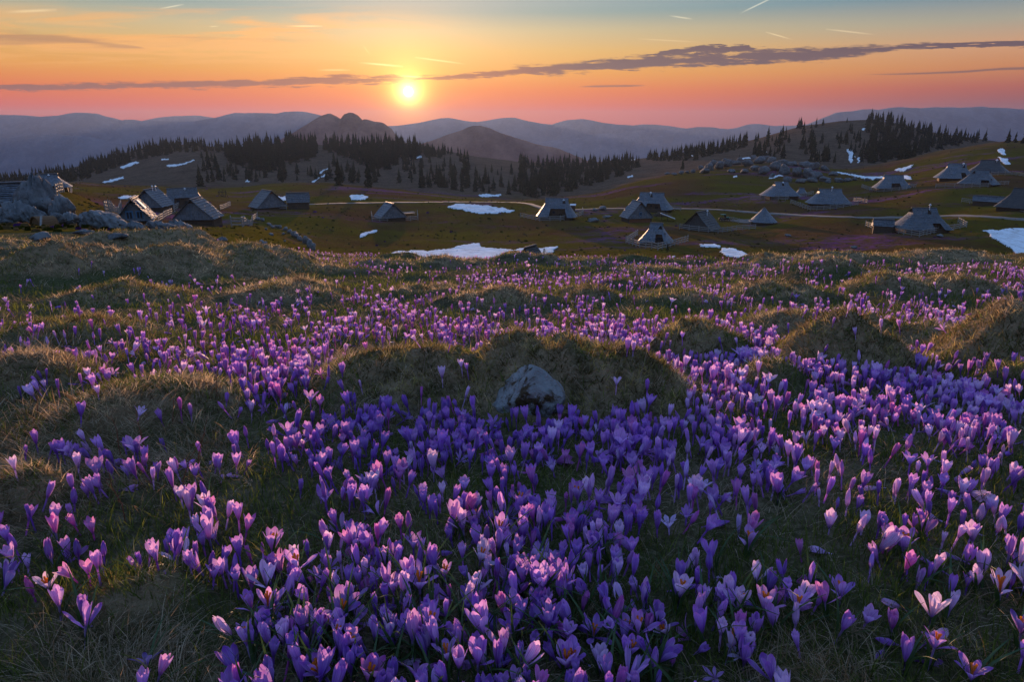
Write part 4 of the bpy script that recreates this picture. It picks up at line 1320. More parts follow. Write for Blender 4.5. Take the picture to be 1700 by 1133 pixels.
rr = random.Random(5)
OB4 = 'rocks scattered down the slope below the left fence'
line = [(428, 366, 10, 6), (436, 368, 9, 6), (446, 375, 10, 6), (452, 379, 9, 5), (458, 378, 10, 5), (464, 379, 9, 6), (474, 383, 10, 7), (480, 387, 12, 7), (487, 393, 15, 9),
        (492, 396, 13, 9), (498, 400, 11, 8), (508, 405, 13, 14), (515, 413, 16, 18), (521, 416, 9, 12), (450, 391, 10, 5), (470, 390, 7, 4), (435, 404, 9, 6), (439, 407, 10, 6),
        (463, 413, 8, 6), (470, 416, 7, 4), (441, 382, 7, 4), (473, 402, 5, 4)]
for i, (px, py, wp, hp) in enumerate(line):
    lab = {12: 'largest upright boulder at the lower end of the slope rocks', 11: 'second large boulder of the slope rocks just above the largest',
           0: 'topmost rock of the slope rocks next to the fence end'}.get(i, '%s bluish rock %s below the left fence' % ('flat' if hp <= 5 else 'rounded', 'high in the rock line' if px < 455 and py < 385 else 'half way down the rock line' if py < 392 and px > 455 else 'low in the rock line' if px > 485 else 'scattered left of the rock line'))
    boulder(lab, px, py, wp, hp, 0.8, 200 + i, rr.uniform(0, 3), 2, M['rock'], group=OB4, ymin=20.0)

OB5 = 'boulders of the rocky outcrop on the middle rise'
crag = [(1178, 283, 22, 14), (1196, 281, 24, 15), (1170, 288, 20, 10), (1210, 277, 22, 14), (1222, 274, 20, 10), (1186, 276, 20, 12), (1240, 276, 26, 12), (1262, 272, 26, 14), (1272, 268, 18, 12),
        (1252, 266, 14, 10), (1282, 270, 22, 12), (1300, 274, 26, 10), (1318, 276, 24, 10), (1338, 278, 30, 12), (1352, 282, 24, 14), (1370, 284, 18, 10), (1268, 290, 26, 16), (1254, 284, 20, 12),
        (1290, 284, 24, 18), (1306, 290, 26, 20), (1322, 294, 24, 20), (1340, 296, 24, 20), (1356, 298, 22, 18), (1310, 302, 22, 10), (1330, 304, 26, 10), (1350, 303, 22, 9), (1372, 302, 24, 10),
        (1392, 303, 20, 9), (1408, 302, 16, 7), (1420, 300, 12, 6), (1384, 292, 18, 9), (1236, 288, 18, 8), (1216, 287, 18, 7), (1150, 287, 12, 6), (1142, 288, 10, 5), (1132, 289, 12, 6), (1120, 291, 12, 5),
        (1108, 290, 12, 5), (1164, 282, 12, 8), (1204, 270, 12, 8), (1282, 296, 14, 9), (1376, 304, 12, 6), (1440, 301, 12, 6), (1456, 300, 10, 5), (1228, 268, 12, 8)]
for i, (px, py, wp, hp) in enumerate(crag):
    lab = 'blue grey boulder in the middle of the rocky outcrop'
    if px < 1160: lab = 'low rock in the tail at the left end of the rocky outcrop'
    elif px > 1365: lab = 'dark rock at the right end of the rocky outcrop'
    elif py < 275: lab = '%s boulder on the skyline of the rocky outcrop, %s' % ('wide' if wp > 20 else 'narrow', 'at its left end' if px < 1215 else 'beside the flat snow strip' if px < 1250 else 'right of the flat snow strip')
    elif px < 1232: lab = 'boulder in the left cluster of the rocky outcrop'
    elif py > 300: lab = 'low boulder at the foot of the rocky outcrop'
    boulder(lab, px, py, wp * 0.95, hp * 0.9, 0.9, 300 + i, rr.uniform(0, 3), 3, M['outcrop'], group=OB5, ymin=200.0, furrow=0.15)
OB6 = 'stones lying between the huts'
for i, (px, py, wp, hp, lab) in enumerate([(987, 351, 12, 5, 'rock by the track left of the lit gable hut'), (1000, 350, 16, 8, 'larger rock by the track left of the lit gable hut'), (985, 369, 20, 7, 'dark rock on the grass below the track rocks'),
                                            (1008, 362, 16, 4, 'flat rock slab near the lit gable hut'), (1560, 394, 14, 5, 'pale stone below the fence of the big right hut'), (1308, 393, 12, 4, 'pale stone on the slope left of the big right hut'),
                                            (1418, 413, 12, 5, 'stone on the dark slope under the big right hut'), (1411, 421, 14, 7, 'lower stone on the dark slope near the rim'), (1664, 428, 22, 5, 'bluish stone at the lower edge of the largest snow field')]):
    boulder(lab, px, py, wp, hp, 0.8, 400 + i, rr.uniform(0, 3), 3, M['rock'], group=OB6, ymin=20.0)
tick('rocks')


# ------------------------------------------------------------------ herdsmen's huts
def box(V, Fc, c, s, rz=0.0):
    b = len(V)
    cz, sz = math.cos(rz), math.sin(rz)
    for x in (-0.5, 0.5):
        for y in (-0.5, 0.5):
            for z in (-0.5, 0.5):
                X, Y, Z = x * s[0], y * s[1], z * s[2]
                V.append((c[0] + X * cz - Y * sz, c[1] + X * sz + Y * cz, c[2] + Z))
    Fc += [(b, b + 1, b + 3, b + 2), (b + 4, b + 6, b + 7, b + 5), (b, b + 4, b + 5, b + 1), (b + 2, b + 3, b + 7, b + 6), (b, b + 2, b + 6, b + 4), (b + 1, b + 5, b + 7, b + 3)]


def part(name, V, Fc, mat, parent, smooth=False, label=None):
    me_ = bpy.data.meshes.new(name)
    me_.from_pydata([tuple(v) for v in V], [], [tuple(f) for f in Fc])
    me_.update()
    if smooth:
        me_.polygons.foreach_set('use_smooth', [True] * len(me_.polygons))
    o = mesh_obj(name, me_, mat, parent)
    if label: o['label'] = label
    return o


def box_part(name, c, s, mat, parent, rz=0.0, label=None):
    V, Fc = [], []
    box(V, Fc, c, s, rz)
    return part(name, V, Fc, mat, parent, label=label)


def chimney(root, x, y, z0, h, k=1.0, cap=True):
    V, Fc = tube_arrays([(x, y, z0), (x, y, z0 + h)], [0.09 * k, 0.09 * k], 8)
    c = part('chimney', V, Fc, M['metal'], root)
    if cap:
        V, Fc = tube_arrays([(x, y, z0 + h), (x, y, z0 + h + 0.12 * k), (x, y, z0 + h + 0.35 * k)], [0.30 * k, 0.26 * k, 0.02], 8)
        part('cap', V, Fc, M['metal'], c)
    return c


def place(px, py, Y=None, ymin=40.0):
    if Y is None:
        p = hit1(px, py, ymin)
    else:
        a, s = slope(px, py)
        p = Vector((float(a) * Y, Y, 0)); p.z = float(ground(p.x, p.y))
    d = float(project(p.x, p.y, p.z)[2])
    return p, d / F_


def log_wall(root, hx, hy, z0, h, n_logs, rnd):
    """stacked log wall: each log a proud course, corners crossing"""
    lh = h / n_logs
    for k in range(n_logs):
        z = z0 + (k + 0.5) * lh
        V, Fc = [], []
        o = 0.05 * (k % 2)
        for sy in (-1, 1):
            box(V, Fc, (0, sy * hy, z), (2 * hx + 0.5 + o, 0.20, lh * 0.94))
        for sx in (-1, 1):
            box(V, Fc, (sx * hx, 0, z + lh * 0.02), (0.20, 2 * hy + 0.46 - o, lh * 0.9))
        part('log_course', V, Fc, M['logs'], root)
    V, Fc = [], []
    box(V, Fc, (0, 0, z0 + h / 2), (2 * hx - 0.12, 2 * hy - 0.12, h - 0.1))
    part('wall', V, Fc, M['logs'], root)


def hip_hut(label, px, py, wpx, hpx, yaw, ridge=0.36, depth=0.8, recess=None, wall=0.22, mat='shingle', chim=None, courses=11, Y=None, gab=0.74, group="herdsmen's huts", dormer=None, conical=False):
    p, k = place(px, py, Y)
    Wd, Hh = wpx * k, hpx * k
    ya = R(yaw)
    root = empty('hut', (p.x, p.y, p.z - 0.1), ya - math.atan2(p.x, p.y))
    tag(root, label, 'hut', group)
    # eaves half sizes so that the rotated outline spans wpx
    L0 = Wd / 2 / (abs(math.cos(ya)) + depth * abs(math.sin(ya)))
    W0 = L0 * depth
    Lr = L0 * ridge
    zw = Hh * wall
    rh = Hh - zw
    nF, nE = 16, 9

    def ring(t, grow=0.0):
        w_ = W0 * (1 - t) + 0.04 + grow
        if t <= gab:
            L = L0 + (Lr * 1.06 - L0) * (t / gab) ** 0.92
        else:
            L = Lr * 1.06
        L += grow
        sq = 1.0 - 0.55 * (1 - t)          # ends rounder near the eaves
        pts = []
        fx = L * (0.72 if not conical else 0.30)
        if t > gab: fx = L
        else: fx = fx + (L - fx) * min(1, (t / gab) ** 3)
        for i in range(nF + 1):
            pts.append((-fx + 2 * fx * i / nF, -w_))
        for i in range(1, nE):
            a = -math.pi / 2 + math.pi * i / nE
            pts.append((fx + (L - fx) * math.cos(a) ** 0.8, w_ * math.sin(a)))
        for i in range(nF + 1):
            pts.append((fx - 2 * fx * i / nF, w_))
        for i in range(1, nE):
            a = math.pi / 2 + math.pi * i / nE
            pts.append((-fx - (L - fx) * (-math.cos(a)) ** 0.8, w_ * math.sin(a)))
        return pts
    n_ = 2 * (nF + 1) + 2 * (nE - 1)
    rnd = random.Random(int(px * 7 + py))
    V, Fc, GV, GF = [], [], [], []
    step_ = 0.07 + 0.05 * Hh / 6
    for c in range(courses):
        t0, t1 = c / courses, min(1.0, (c + 1) / courses)
        lo = ring(t0, step_); hi = ring(t1 + 0.15 / courses if t1 < 1 else 1.0, 0.012)
        z0_, z1_ = zw + rh * t0 - 0.04, zw + rh * min(1.0, t1 + 0.15 / courses)
        b = len(V)
        under = ring(t0, 0.0)
        V += [(x, y, z0_ + rnd.uniform(-0.07, 0.05)) for x, y in lo] + [(x, y, z1_) for x, y in hi] + [(x, y, z0_) for x, y in under]
        for i in range(n_):
            j = (i + 1) % n_
            if recess and i < nF:
                xm = (i + 0.5) / nF
                if recess[0] < xm < recess[1] and t1 <= recess[2] + 1e-6:
                    continue
            end = (nF + 1 <= i + 1 < nF + nE + 1) or (i >= 2 * nF + 1 + nE)
            isend = (nF <= i < nF + nE) or (i >= 2 * nF + nE + 0 and i < n_)
            if isend and t0 >= gab - 1e-6 and not conical:
                continue
            Fc.append((b + i, b + j, b + n_ + j, b + n_ + i))
            Fc.append((b + 2 * n_ + i, b + 2 * n_ + j, b + j, b + i))
    roof = part('roof', V, Fc, M[mat], root)
    # ridge boards
    V, Fc = [], []
    box(V, Fc, (0, -0.10, Hh + 0.03), (2 * Lr * 1.10 + 0.1, 0.24, 0.07)); box(V, Fc, (0, 0.12, Hh + 0.055), (2 * Lr * 1.10 + 0.1, 0.22, 0.07))
    part('ridge_board', V, Fc, M[mat], roof)
    # dark gablets under the ridge ends
    if not conical:
        zg = zw + rh * gab
        wg = W0 * (1 - gab) + 0.1
        for s in (-1, 1):
            x = s * (Lr * 1.06 - 0.18)
            V = [(x, -wg, zg - 0.3), (x, wg, zg - 0.3), (x, wg, zg), (x, 0, Hh - 0.05), (x, -wg, zg)]
            part('gablet', V, [(0, 1, 2, 3, 4)], M['planks'] if mat != 'shingle_dark' else M['dark'], root)
    log_wall(root, L0 * 0.74, W0 * 0.80, -0.4, zw + 0.5, 4, rnd)
    if recess:
        x0 = -L0 * 0.72 + 2 * 0.72 * L0 * recess[0]; x1 = -L0 * 0.72 + 2 * 0.72 * L0 * recess[1]
        zt = zw + rh * recess[2]
        yw = -W0 * (1 - recess[2]) * 0.86
        nb = max(4, int((x1 - x0) / 0.45))
        for i in range(nb):
            bw = (x1 - x0) / nb
            box_part('plank', (x0 + (i + 0.5) * bw, yw + rnd.uniform(-0.03, 0.03), zt / 2 + 0.1), (bw * 0.93, 0.12, zt + 0.15), M['planks'] if mat != 'shingle_dark' else M['logs'], root)
        dxp = x0 + (x1 - x0) * 0.62
        dr = box_part('door', (dxp, yw - 0.10, min(0.95, zt * 0.45)), (min(1.0, (x1 - x0) * 0.3), 0.08, min(1.85, zt * 0.85)), M['dark'], root)
        box_part('window', (x0 + (x1 - x0) * 0.25, yw - 0.09, zt * 0.6), (0.7, 0.08, 0.6), M['glass'], root)
        # cheeks closing the cut in the roof
        for xx in (x0, x1):
            V = [(xx, -W0 * 0.95, zw), (xx, yw, zw), (xx, yw, zt), (xx, -W0 * (1 - recess[2]), zt)]
            part('cheek', V, [(0, 1, 2, 3)], M['planks'], root)
    if dormer is not None:
        x = Lr * dormer
        yd = -W0 * 0.22
        V = [(x - 0.5, yd - 0.35, Hh * 0.76), (x + 0.5, yd - 0.35, Hh * 0.76), (x, yd - 0.35, Hh * 0.92), (x - 0.3, yd + 0.7, Hh * 0.80), (x + 0.3, yd + 0.7, Hh * 0.80), (x, yd + 0.7, Hh * 0.95)]
        part('dormer', V, [(0, 1, 2), (0, 2, 5, 3), (1, 4, 5, 2)], M['dark'], roof)
    if chim is not None:
        chimney(root, Lr * chim[0], -W0 * 0.16, Hh * 0.82, Hh * chim[1], k * 6.5)
    return root


def gable_hut(label, px, py, wpx, hpx, yaw, length=1.0, wall=0.24, mat='shingle', chims=(), windows=0, courses=9, Y=None, group="herdsmen's huts", over=0.9, vent=True, face='shingle', porch=False, skylight=False, wallmat=None):
    """steep roofed hut seen on its shingled gable; local -x is the gable end shown"""
    p, k = place(px, py, Y)
    Wd, Hh = wpx * k, hpx * k
    ya = R(yaw)
    root = empty('hut', (p.x, p.y, p.z - 0.1), ya - math.atan2(p.x, p.y))
    tag(root, label, 'hut', group)
    # width spans wpx in view: gable width seen as sin(yaw), length as cos(yaw)
    W0 = Wd / 2 / (abs(math.sin(ya)) + length * abs(math.cos(ya)))
    L0 = W0 * length
    zw = Hh * wall
    rnd = random.Random(int(px * 3 + py))
    th = 0.10
    for s in (-1, 1):
        V, Fc = [], []
        for c in range(courses):
            t0, t1 = c / courses, (c + 1.18) / courses
            t1 = min(t1, 1.0)
            y0, y1 = W0 * (1 - t0) * s, W0 * (1 - t1) * s
            z0, z1 = zw + (Hh - zw) * t0, zw + (Hh - zw) * t1
            lift0, lift1 = 0.14, 0.03
            xl = L0 + over * (0.25 + 0.75 * (1 - abs(t0 - 0.5)))
            nseg = 10
            b = len(V)
            for i in range(nseg + 1):
                x = -xl + 2 * xl * i / nseg
                j = rnd.uniform(-0.07, 0.06)
                V += [(x, y0 + s * 0.03, z0 + lift0 + j), (x, y1, z1 + lift1), (x, y0, z0 + lift0 - th + j), (x, y1, z1 + lift1 - th)]
            for i in range(nseg):
                q = b + 4 * i
                Fc += [(q, q + 4, q + 5, q + 1), (q + 2, q + 3, q + 7, q + 6), (q, q + 2, q + 6, q + 4)]
            Fc += [(b, b + 1, b + 3, b + 2), (b + 4 * nseg, b + 4 * nseg + 2, b + 4 * nseg + 3, b + 4 * nseg + 1)]
        if porch and s == -1 * (1 if porch is True else porch):
            pass
        part('roof_slope', V, Fc, M[mat], root)
    V, Fc = [], []
    box(V, Fc, (0, -0.12, Hh + 0.10), (2 * L0 + 1.6 * over, 0.26, 0.07)); box(V, Fc, (0, 0.14, Hh + 0.13), (2 * L0 + 1.6 * over, 0.24, 0.07))
    part('ridge_board', V, Fc, M[mat], root)
    gm = M[face]
    for e in (-1, 1):
        V, Fc = [], []
        nc = 8
        topt = 0.80 if vent else 0.97
        for c in range(nc):
            t0, t1 = c / nc * topt, (c + 1.15) / nc * topt
            w0, w1 = W0 * (1 - t0) - 0.08, W0 * (1 - min(t1, 0.99)) - 0.06
            z0, z1 = zw + (Hh - zw) * t0, zw + (Hh - zw) * t1
            xo = e * (L0 + 0.42 * (1 - t0) + 0.08); xi = e * (L0 + 0.42 * (1 - t1))
            b = len(V)
            V += [(xo, -w0, z0), (xo, w0, z0), (xi, w1, z1), (xi, -w1, z1), (xo - e * 0.12, -w0, z0), (xo - e * 0.12, w0, z0)]
            Fc += [(b, b + 1, b + 2, b + 3), (b + 4, b + 5, b + 1, b)]
        g = part('gable', V, Fc, gm, root)
        if vent:
            t = topt
            w0 = W0 * (1 - t) + 0.05
            xg = e * (L0 + 0.02)
            part('gablet', [(xg, -w0, zw + (Hh - zw) * t - 0.1), (xg, w0, zw + (Hh - zw) * t - 0.1), (xg, 0, Hh - 0.02)], [(0, 1, 2)], M['redwood'] if vent == 'red' else M['dark'], root)
        if e == -1 and windows:
            xs = [0.0] if windows == 1 else [-0.33, 0.20]
            for q in xs:
                fr = box_part('window', (-L0 - 0.36, q * W0, zw + (Hh - zw) * 0.28), (0.12, 0.80, 1.0), M['blue'], root)
                box_part('pane', (-L0 - 0.44, q * W0, zw + (Hh - zw) * 0.28), (0.03, 0.56, 0.74), M['glass'], fr)
                box_part('mullion', (-L0 - 0.465, q * W0, zw + (Hh - zw) * 0.28), (0.02, 0.06, 0.74), M['blue'], fr)
    lw = M['logs'] if wallmat is None else M[wallmat]
    log_wall(root, L0 * 0.96, W0 * 0.86, -0.5, zw + 0.55, 4, rnd)
    if wallmat:
        box_part('wall_boards', (-L0 * 0.96 - 0.16, 0, zw * 0.45), (0.08, W0 * 1.6, zw * 0.8), lw, root)
    if skylight:
        s = skylight
        t = 0.62
        ang_ = math.atan2(Hh - zw, W0)
        o = box_part('roof_window', (0, 0, 0), (0.9, 1.3, 0.08), M['metal'], root)
        o.location = (-L0 * 0.1, s * W0 * (1 - t), zw + (Hh - zw) * t + 0.24)
        o.rotation_euler = (-s * ang_, 0, 0)
    for (fx, fy, hh) in chims:
        chimney(root, L0 * fx, W0 * fy, Hh * (1 - abs(fy)) * 0.9, hh * Hh, k * 6.0)
    return root


hip_hut('blue grey hipped hut inside the fence nearest the meadow rim', 1088, 406, 62, 36, -8, 0.34, 0.85, (0.58, 0.92, 0.46), 0.20, chim=None, dormer=0.8)
hip_hut('largest silver hut with white stove pipe beside the small shed', 1527, 386, 104, 41, 30, 0.42, 0.62, (0.60, 0.86, 0.38), 0.22, 'shingle_mid', (0.35, 0.30), 13, dormer=0.3)
hip_hut('silver hut with a warm lit left roof end on the middle right', 1374, 345, 80, 31, 20, 0.48, 0.60, None, 0.28, 'shingle', (0.1, 0.25), 11)
hip_hut('blue grey hut with dark dormer left of the lit ended one', 1294, 329, 74, 27, 26, 0.34, 0.66, None, 0.20, 'shingle', (0.15, 0.12), 11, dormer=0.1)
hip_hut('silver hut with wide dark porch in front of the curved snow strip', 1480, 316, 66, 25, 14, 0.46, 0.62, (0.40, 0.78, 0.46), 0.18, 'shingle', None, 10)
hip_hut('blue grey hut left of the dark roofed one at upper right', 1584, 299, 66, 27, 8, 0.40, 0.66, (0.66, 0.90, 0.40), 0.16, 'shingle', (0.7, 0.16), 10, dormer=0.8)
hip_hut('grey hut with a low dark arched porch at upper right', 1624, 307, 66, 25, -12, 0.40, 0.70, (0.70, 0.98, 0.36), 0.12, 'shingle_mid', None, 10, dormer=-0.7)
hip_hut('dark brown roofed hut below the right snow streak', 1640, 288, 60, 22, 0, 0.42, 0.7, None, 0.16, 'shingle_dark', (0.7, 0.16), 9)
hip_hut('black roofed hut cut by the right edge of the photo', 1694, 349, 84, 36, -18, 0.40, 0.7, None, 0.16, 'shingle_dark', None, 10)
hip_hut('silver roofed hut with broad reddish porch near the bend of the track', 924, 363, 70, 34, -4, 0.52, 0.66, (0.26, 0.88, 0.50), 0.16, 'shingle', (0.65, 0.08), 11, dormer=0.7)
hip_hut('long blue roofed hut behind the lit gable hut', 1081, 350, 76, 30, -8, 0.52, 0.62, (0.40, 0.88, 0.44), 0.16, 'shingle', (-0.1, 0.16), 11, dormer=0.0)
hip_hut('long dark roofed hut behind the left huts', 306, 344, 78, 32, 4, 0.56, 0.55, (0.20, 0.80, 0.50), 0.14, 'shingle_mid', (0.2, 0.12), 11)
hip_hut('round conical shingled hut beside the track', 1266, 373, 44, 28, 0, 0.04, 0.95, None, 0.22, 'shingle', None, 9, conical=True, gab=1.0)
hip_hut('grey hut with open posts behind the left crag', 84, 313, 66, 27, -6, 0.40, 0.7, (0.55, 0.95, 0.20), 0.26, 'shingle', (0.1, 0.1), 9, Y=112)
gable_hut('long shingled barn roof rising behind the left crag', 24, 346, 84, 42, 8, 1.6, 0.30, 'shingle', ((0.55, 0.1, 0.14),), 0, 10, Y=72)
gable_hut('pale lit gable hut with two blue windows', 228, 370, 62, 42, 80, 0.62, 0.16, 'shingle', (), 2, 9, skylight=-1)
gable_hut('shingled hut with two tall stove pipes', 256, 350, 62, 36, 64, 0.75, 0.22, 'shingle', ((-0.1, -0.14, 0.34), (0.35, -0.18, 0.36)), 0, 9)
gable_hut('wide gable hut with dark side porch next to the grey rocks', 331, 374, 78, 45, 70, 0.62, 0.28, 'shingle_mid', (), 0, 9)
gable_hut('reddish gable hut left of the square snow patch', 446, 347, 62, 31, 112, 0.6, 0.14, 'shingle_mid', ((0.0, -0.25, 0.14),), 0, 8, vent='red')
gable_hut('small plank barn right of the square snow patch', 496, 347, 33, 27, 4, 1.5, 0.42, 'shingle_mid', (), 0, 6, vent=False, over=0.6)
gable_hut('lone gable hut with a bright ridge end in the middle of the grass', 648, 366, 54, 29, 112, 0.55, 0.20, 'shingle', ((0.2, -0.3, 0.10),), 0, 8)
gable_hut('warm lit gable hut with reddish log wall in front of the long blue one', 1056, 368, 54, 34, 114, 0.62, 0.22, 'shingle', (), 1, 9, vent='red', wallmat='redwood')
gable_hut('dark pointed hut with a thin pale pipe', 1163, 383, 64, 32, 64, 0.6, 0.12, 'shingle_dark', ((0.3, -0.25, 0.34),), 0, 9, face='shingle_dark')
gable_hut('little grey shed at the left end of the largest silver hut', 1464, 386, 30, 22, 8, 1.2, 0.52, 'shingle_mid', (), 0, 5, vent=False, over=0.4, group='small sheds')
gable_hut('low blue roofed shed left of the black roofed hut', 1640, 341, 42, 15, -4, 2.0, 0.45, 'shingle', (), 0, 4, vent=False, over=0.5, group='small sheds')
gable_hut('hut roof tip poking over the meadow rim by the snow field', 880, 437, 40, 27, 60, 0.7, 0.2, 'shingle_dark', (), 0, 8, Y=104, face='shingle_dark')
hip_hut('small annex with hipped roof right of the dark dormer hut', 1330, 323, 18, 11, 0, 0.4, 0.8, None, 0.25, 'shingle', None, 5, group='small sheds')
tick('huts')

# ------------------------------------------------------------------ pole fences
BOX1 = bpy.data.meshes.new('fence_pole')
_v, _f = [], []
box(_v, _f, (0.5, 0, 0), (1, 1, 1))
BOX1.from_pydata(_v, [], _f); BOX1.update(); BOX1.materials.append(M['fence'])
POST = bpy.data.meshes.new('fence_post')
_v, _f = tube_arrays([(0, 0, -0.25), (0, 0, 0.9), (0, 0, 1.0)], [1, 0.9, 0.5], 6)
POST.from_pydata([tuple(v) for v in _v], [], [tuple(f) for f in _f]); POST.update(); POST.materials.append(M['fence'])


def fence(label, pts, rails=3, hgt=1.45, gap=2.6, thick=0.135, ymin=40.0):
    P = np.array(pts, float)
    c, ok = hit(P[:, 0], P[:, 1], ymin)
    xy = c[:, :2]
    root = empty('pole_fence', (xy[0, 0], xy[0, 1], float(ground(*xy[0]))))
    tag(root, label, 'fence', 'pole fences round the huts')
    o0 = Vector(root.location)
    rnd = random.Random(int(P[0, 0]))
    posts = []
    for i in range(len(xy) - 1):
        L = float(np.hypot(*(xy[i + 1] - xy[i])))
        m_ = max(1, int(round(L / gap)))
        for j in range(m_):
            posts.append(xy[i] + (xy[i + 1] - xy[i]) * j / m_)
    posts.append(xy[-1])
    pos = [Vector((q[0], q[1], float(ground(q[0], q[1])))) for q in posts]
    for q in pos:
        o = mesh_obj('post', POST, None, root)
        o.location = q - o0
        o.scale = (thick * 0.75, thick * 0.75, hgt * rnd.uniform(0.95, 1.2))
        o.rotation_euler = (rnd.uniform(-0.06, 0.06), rnd.uniform(-0.06, 0.06), 0)
    for a, b in zip(pos[:-1], pos[1:]):
        for r_ in range(rails):
            z = hgt * (0.28 + 0.62 * r_ / max(1, rails - 1))
            A = a + Vector((0, -thick * 0.7, z + rnd.uniform(-0.05, 0.05))); B = b + Vector((0, -thick * 0.7, z + rnd.uniform(-0.05, 0.05)))
            dv = B - A
            o = mesh_obj('rail', BOX1, None, root)
            o.location = A - o0 - dv * 0.04
            o.rotation_mode = 'QUATERNION'
            o.rotation_quaternion = dv.to_track_quat('X', 'Z')
            o.scale = (dv.length * 1.08, thick * 0.6, thick * 1.25)
    return root


FENCES = [
    ('pole fence round the hut nearest the rim', [(1058, 391), (1039, 404), (1062, 411), (1092, 416), (1120, 408), (1142, 402)]),
    ('pole fence in front of the largest silver hut', [(1476, 385), (1500, 390), (1526, 394), (1562, 386), (1604, 378), (1590, 370)]),
    ('short bright pole fence left of the little grey shed', [(1436, 376), (1452, 381), (1458, 384)]),
    ('board fence in front of the hut with the lit roof end', [(1312, 338), (1328, 344), (1345, 350), (1400, 345), (1424, 341)]),
    ('open pole fence right of the hut with the lit roof end', [(1416, 335), (1440, 338)]),
    ('fence along the front of the dark dormer hut', [(1246, 332), (1304, 333), (1350, 323)]),
    ('fence in front of the hut by the curved snow strip', [(1430, 312), (1455, 319), (1480, 318), (1505, 315)]),
    ('little picket run right of the hut by the curved snow strip', [(1506, 311), (1520, 312)]),
    ('long fence below the two upper right huts', [(1553, 312), (1600, 312), (1640, 311), (1674, 307)]),
    ('fence behind the dark roofed hut at far right', [(1645, 292), (1680, 291), (1700, 294)]),
    ('low fence left of the low blue roofed shed', [(1596, 336), (1624, 340)]),
    ('pole fence in front of the black roofed hut', [(1655, 346), (1680, 350), (1700, 353), (1730, 356)]),
    ('ring fence before the reddish porch hut', [(864, 361), (896, 368), (930, 367), (955, 362), (968, 357), (967, 351)]),
    ('low fence round the lone gable hut', [(617, 359), (618, 367), (655, 367), (694, 366), (693, 357)]),
    ('fence below the dark pointed hut', [(1128, 381), (1160, 385), (1192, 387), (1222, 383), (1254, 381)]),
    ('fence joining the lit gable hut to the track', [(1110, 348), (1130, 350)]),
    ('bright pole fence right of the blue windowed hut', [(263, 370), (276, 361), (291, 353)]),
    ('pole fence behind the wide gable hut', [(288, 350), (305, 341)]),
    ('short bright fence right of the wide gable hut', [(366, 349), (383, 342)]),
    ('brightest pole fence on the slope right of the left huts', [(385, 377), (403, 377), (420, 368), (428, 362)]),
    ('fence left of the blue windowed hut', [(176, 352), (202, 343)]),
    ('fence below the hut behind the left crag', [(94, 323), (106, 319), (120, 316)]),
    ('fence by the conical hut yard', [(1208, 367), (1226, 371), (1246, 373)]),
    ('fence in front of the reddish gable hut', [(448, 347), (476, 348)]),
]
for lab, pts in FENCES:
    fence(lab, pts)


# ------------------------------------------------------------------ other things among the huts
def rod(name, a, b, r, mat, parent=None, r1=None):
    V, Fc = tube_arrays([a, b], [r, r if r1 is None else r1], 6)
    return part(name, V, Fc, mat, parent)


# wooden rack on the brow
p, k = place(369, 327)
rk = tag(empty('wooden_rack', p), 'bare wooden rack of crossed poles on the brow at left', 'rack')
for x in (-5 * k, 0, 6 * k):
    rod('post', (x - 0.3, 0, -0.3), (x + 0.3, 0, 11 * k), 0.12, M['logs'], rk)
    rod('brace', (x + 0.9, 0.2, -0.2), (x - 0.2, 0.1, 9 * k), 0.10, M['logs'], rk)
rod('crossbar', (-7 * k, 0, 7.5 * k), (8 * k, 0, 8.0 * k), 0.13, M['logs'], rk)
# snow stake in front of the snow field
p, k = place(903, 434, 104)
tag(rod('wooden_post', (p.x, p.y, p.z - 0.3), (p.x, p.y, p.z + 2.0), 0.09, M['logs']), 'single dark post standing before the broad snow field', 'post')
# heap of brushwood behind the lit gable hut
p, k = place(1098, 359)
hp_ = tag(empty('brushwood_heap', p), 'heap of pale brushwood between the lit gable hut and the fence', 'brushwood heap')
rb = random.Random(3)
V, Fc, off = [], [], 0
for i in range(150):
    a = rb.uniform(0, 6.28); r_ = rb.uniform(0, 1) ** 0.5 * 13 * k
    x, y = r_ * math.cos(a), r_ * math.sin(a) * 0.5
    z = (1 - (r_ / (13 * k)) ** 2) * 8 * k * rb.uniform(0.2, 1)
    d_ = Vector((rb.uniform(-1, 1), rb.uniform(-1, 1), rb.uniform(-0.3, 0.6))).normalized() * rb.uniform(0.6, 1.6)
    v, f = tube_arrays([(x - d_.x, y - d_.y, z - d_.z * 0.5), (x + d_.x, y + d_.y, z + d_.z * 0.5)], [0.06, 0.03], 4)
    V.append(v); Fc.append(f + off); off += len(v)
o = mesh_obj('twigs', np_mesh('twigs', np.concatenate(V), np.concatenate(Fc)), M['brush'], hp_)
o['kind'] = 'stuff'
# tilted sheet roof lying right of the lit hut
p, k = place(1108, 367)
lt = tag(empty('lean_to', p, R(-10)), 'pale tilted lean-to roof on posts right of the lit gable hut', 'lean-to')
V, Fc = [], []
box(V, Fc, (0, 0, 0), (26 * k, 2.4, 0.10))
o = part('roof', V, Fc, M['steel'], lt); o.location = (0, 0, 1.5); o.rotation_euler = (0, R(20), 0)
for x in (-10 * k, 0):
    rod('post', (x, -0.9, -0.2), (x, -0.9, 1.5 + 0.36 * -x * 0.9), 0.08, M['logs'], lt)
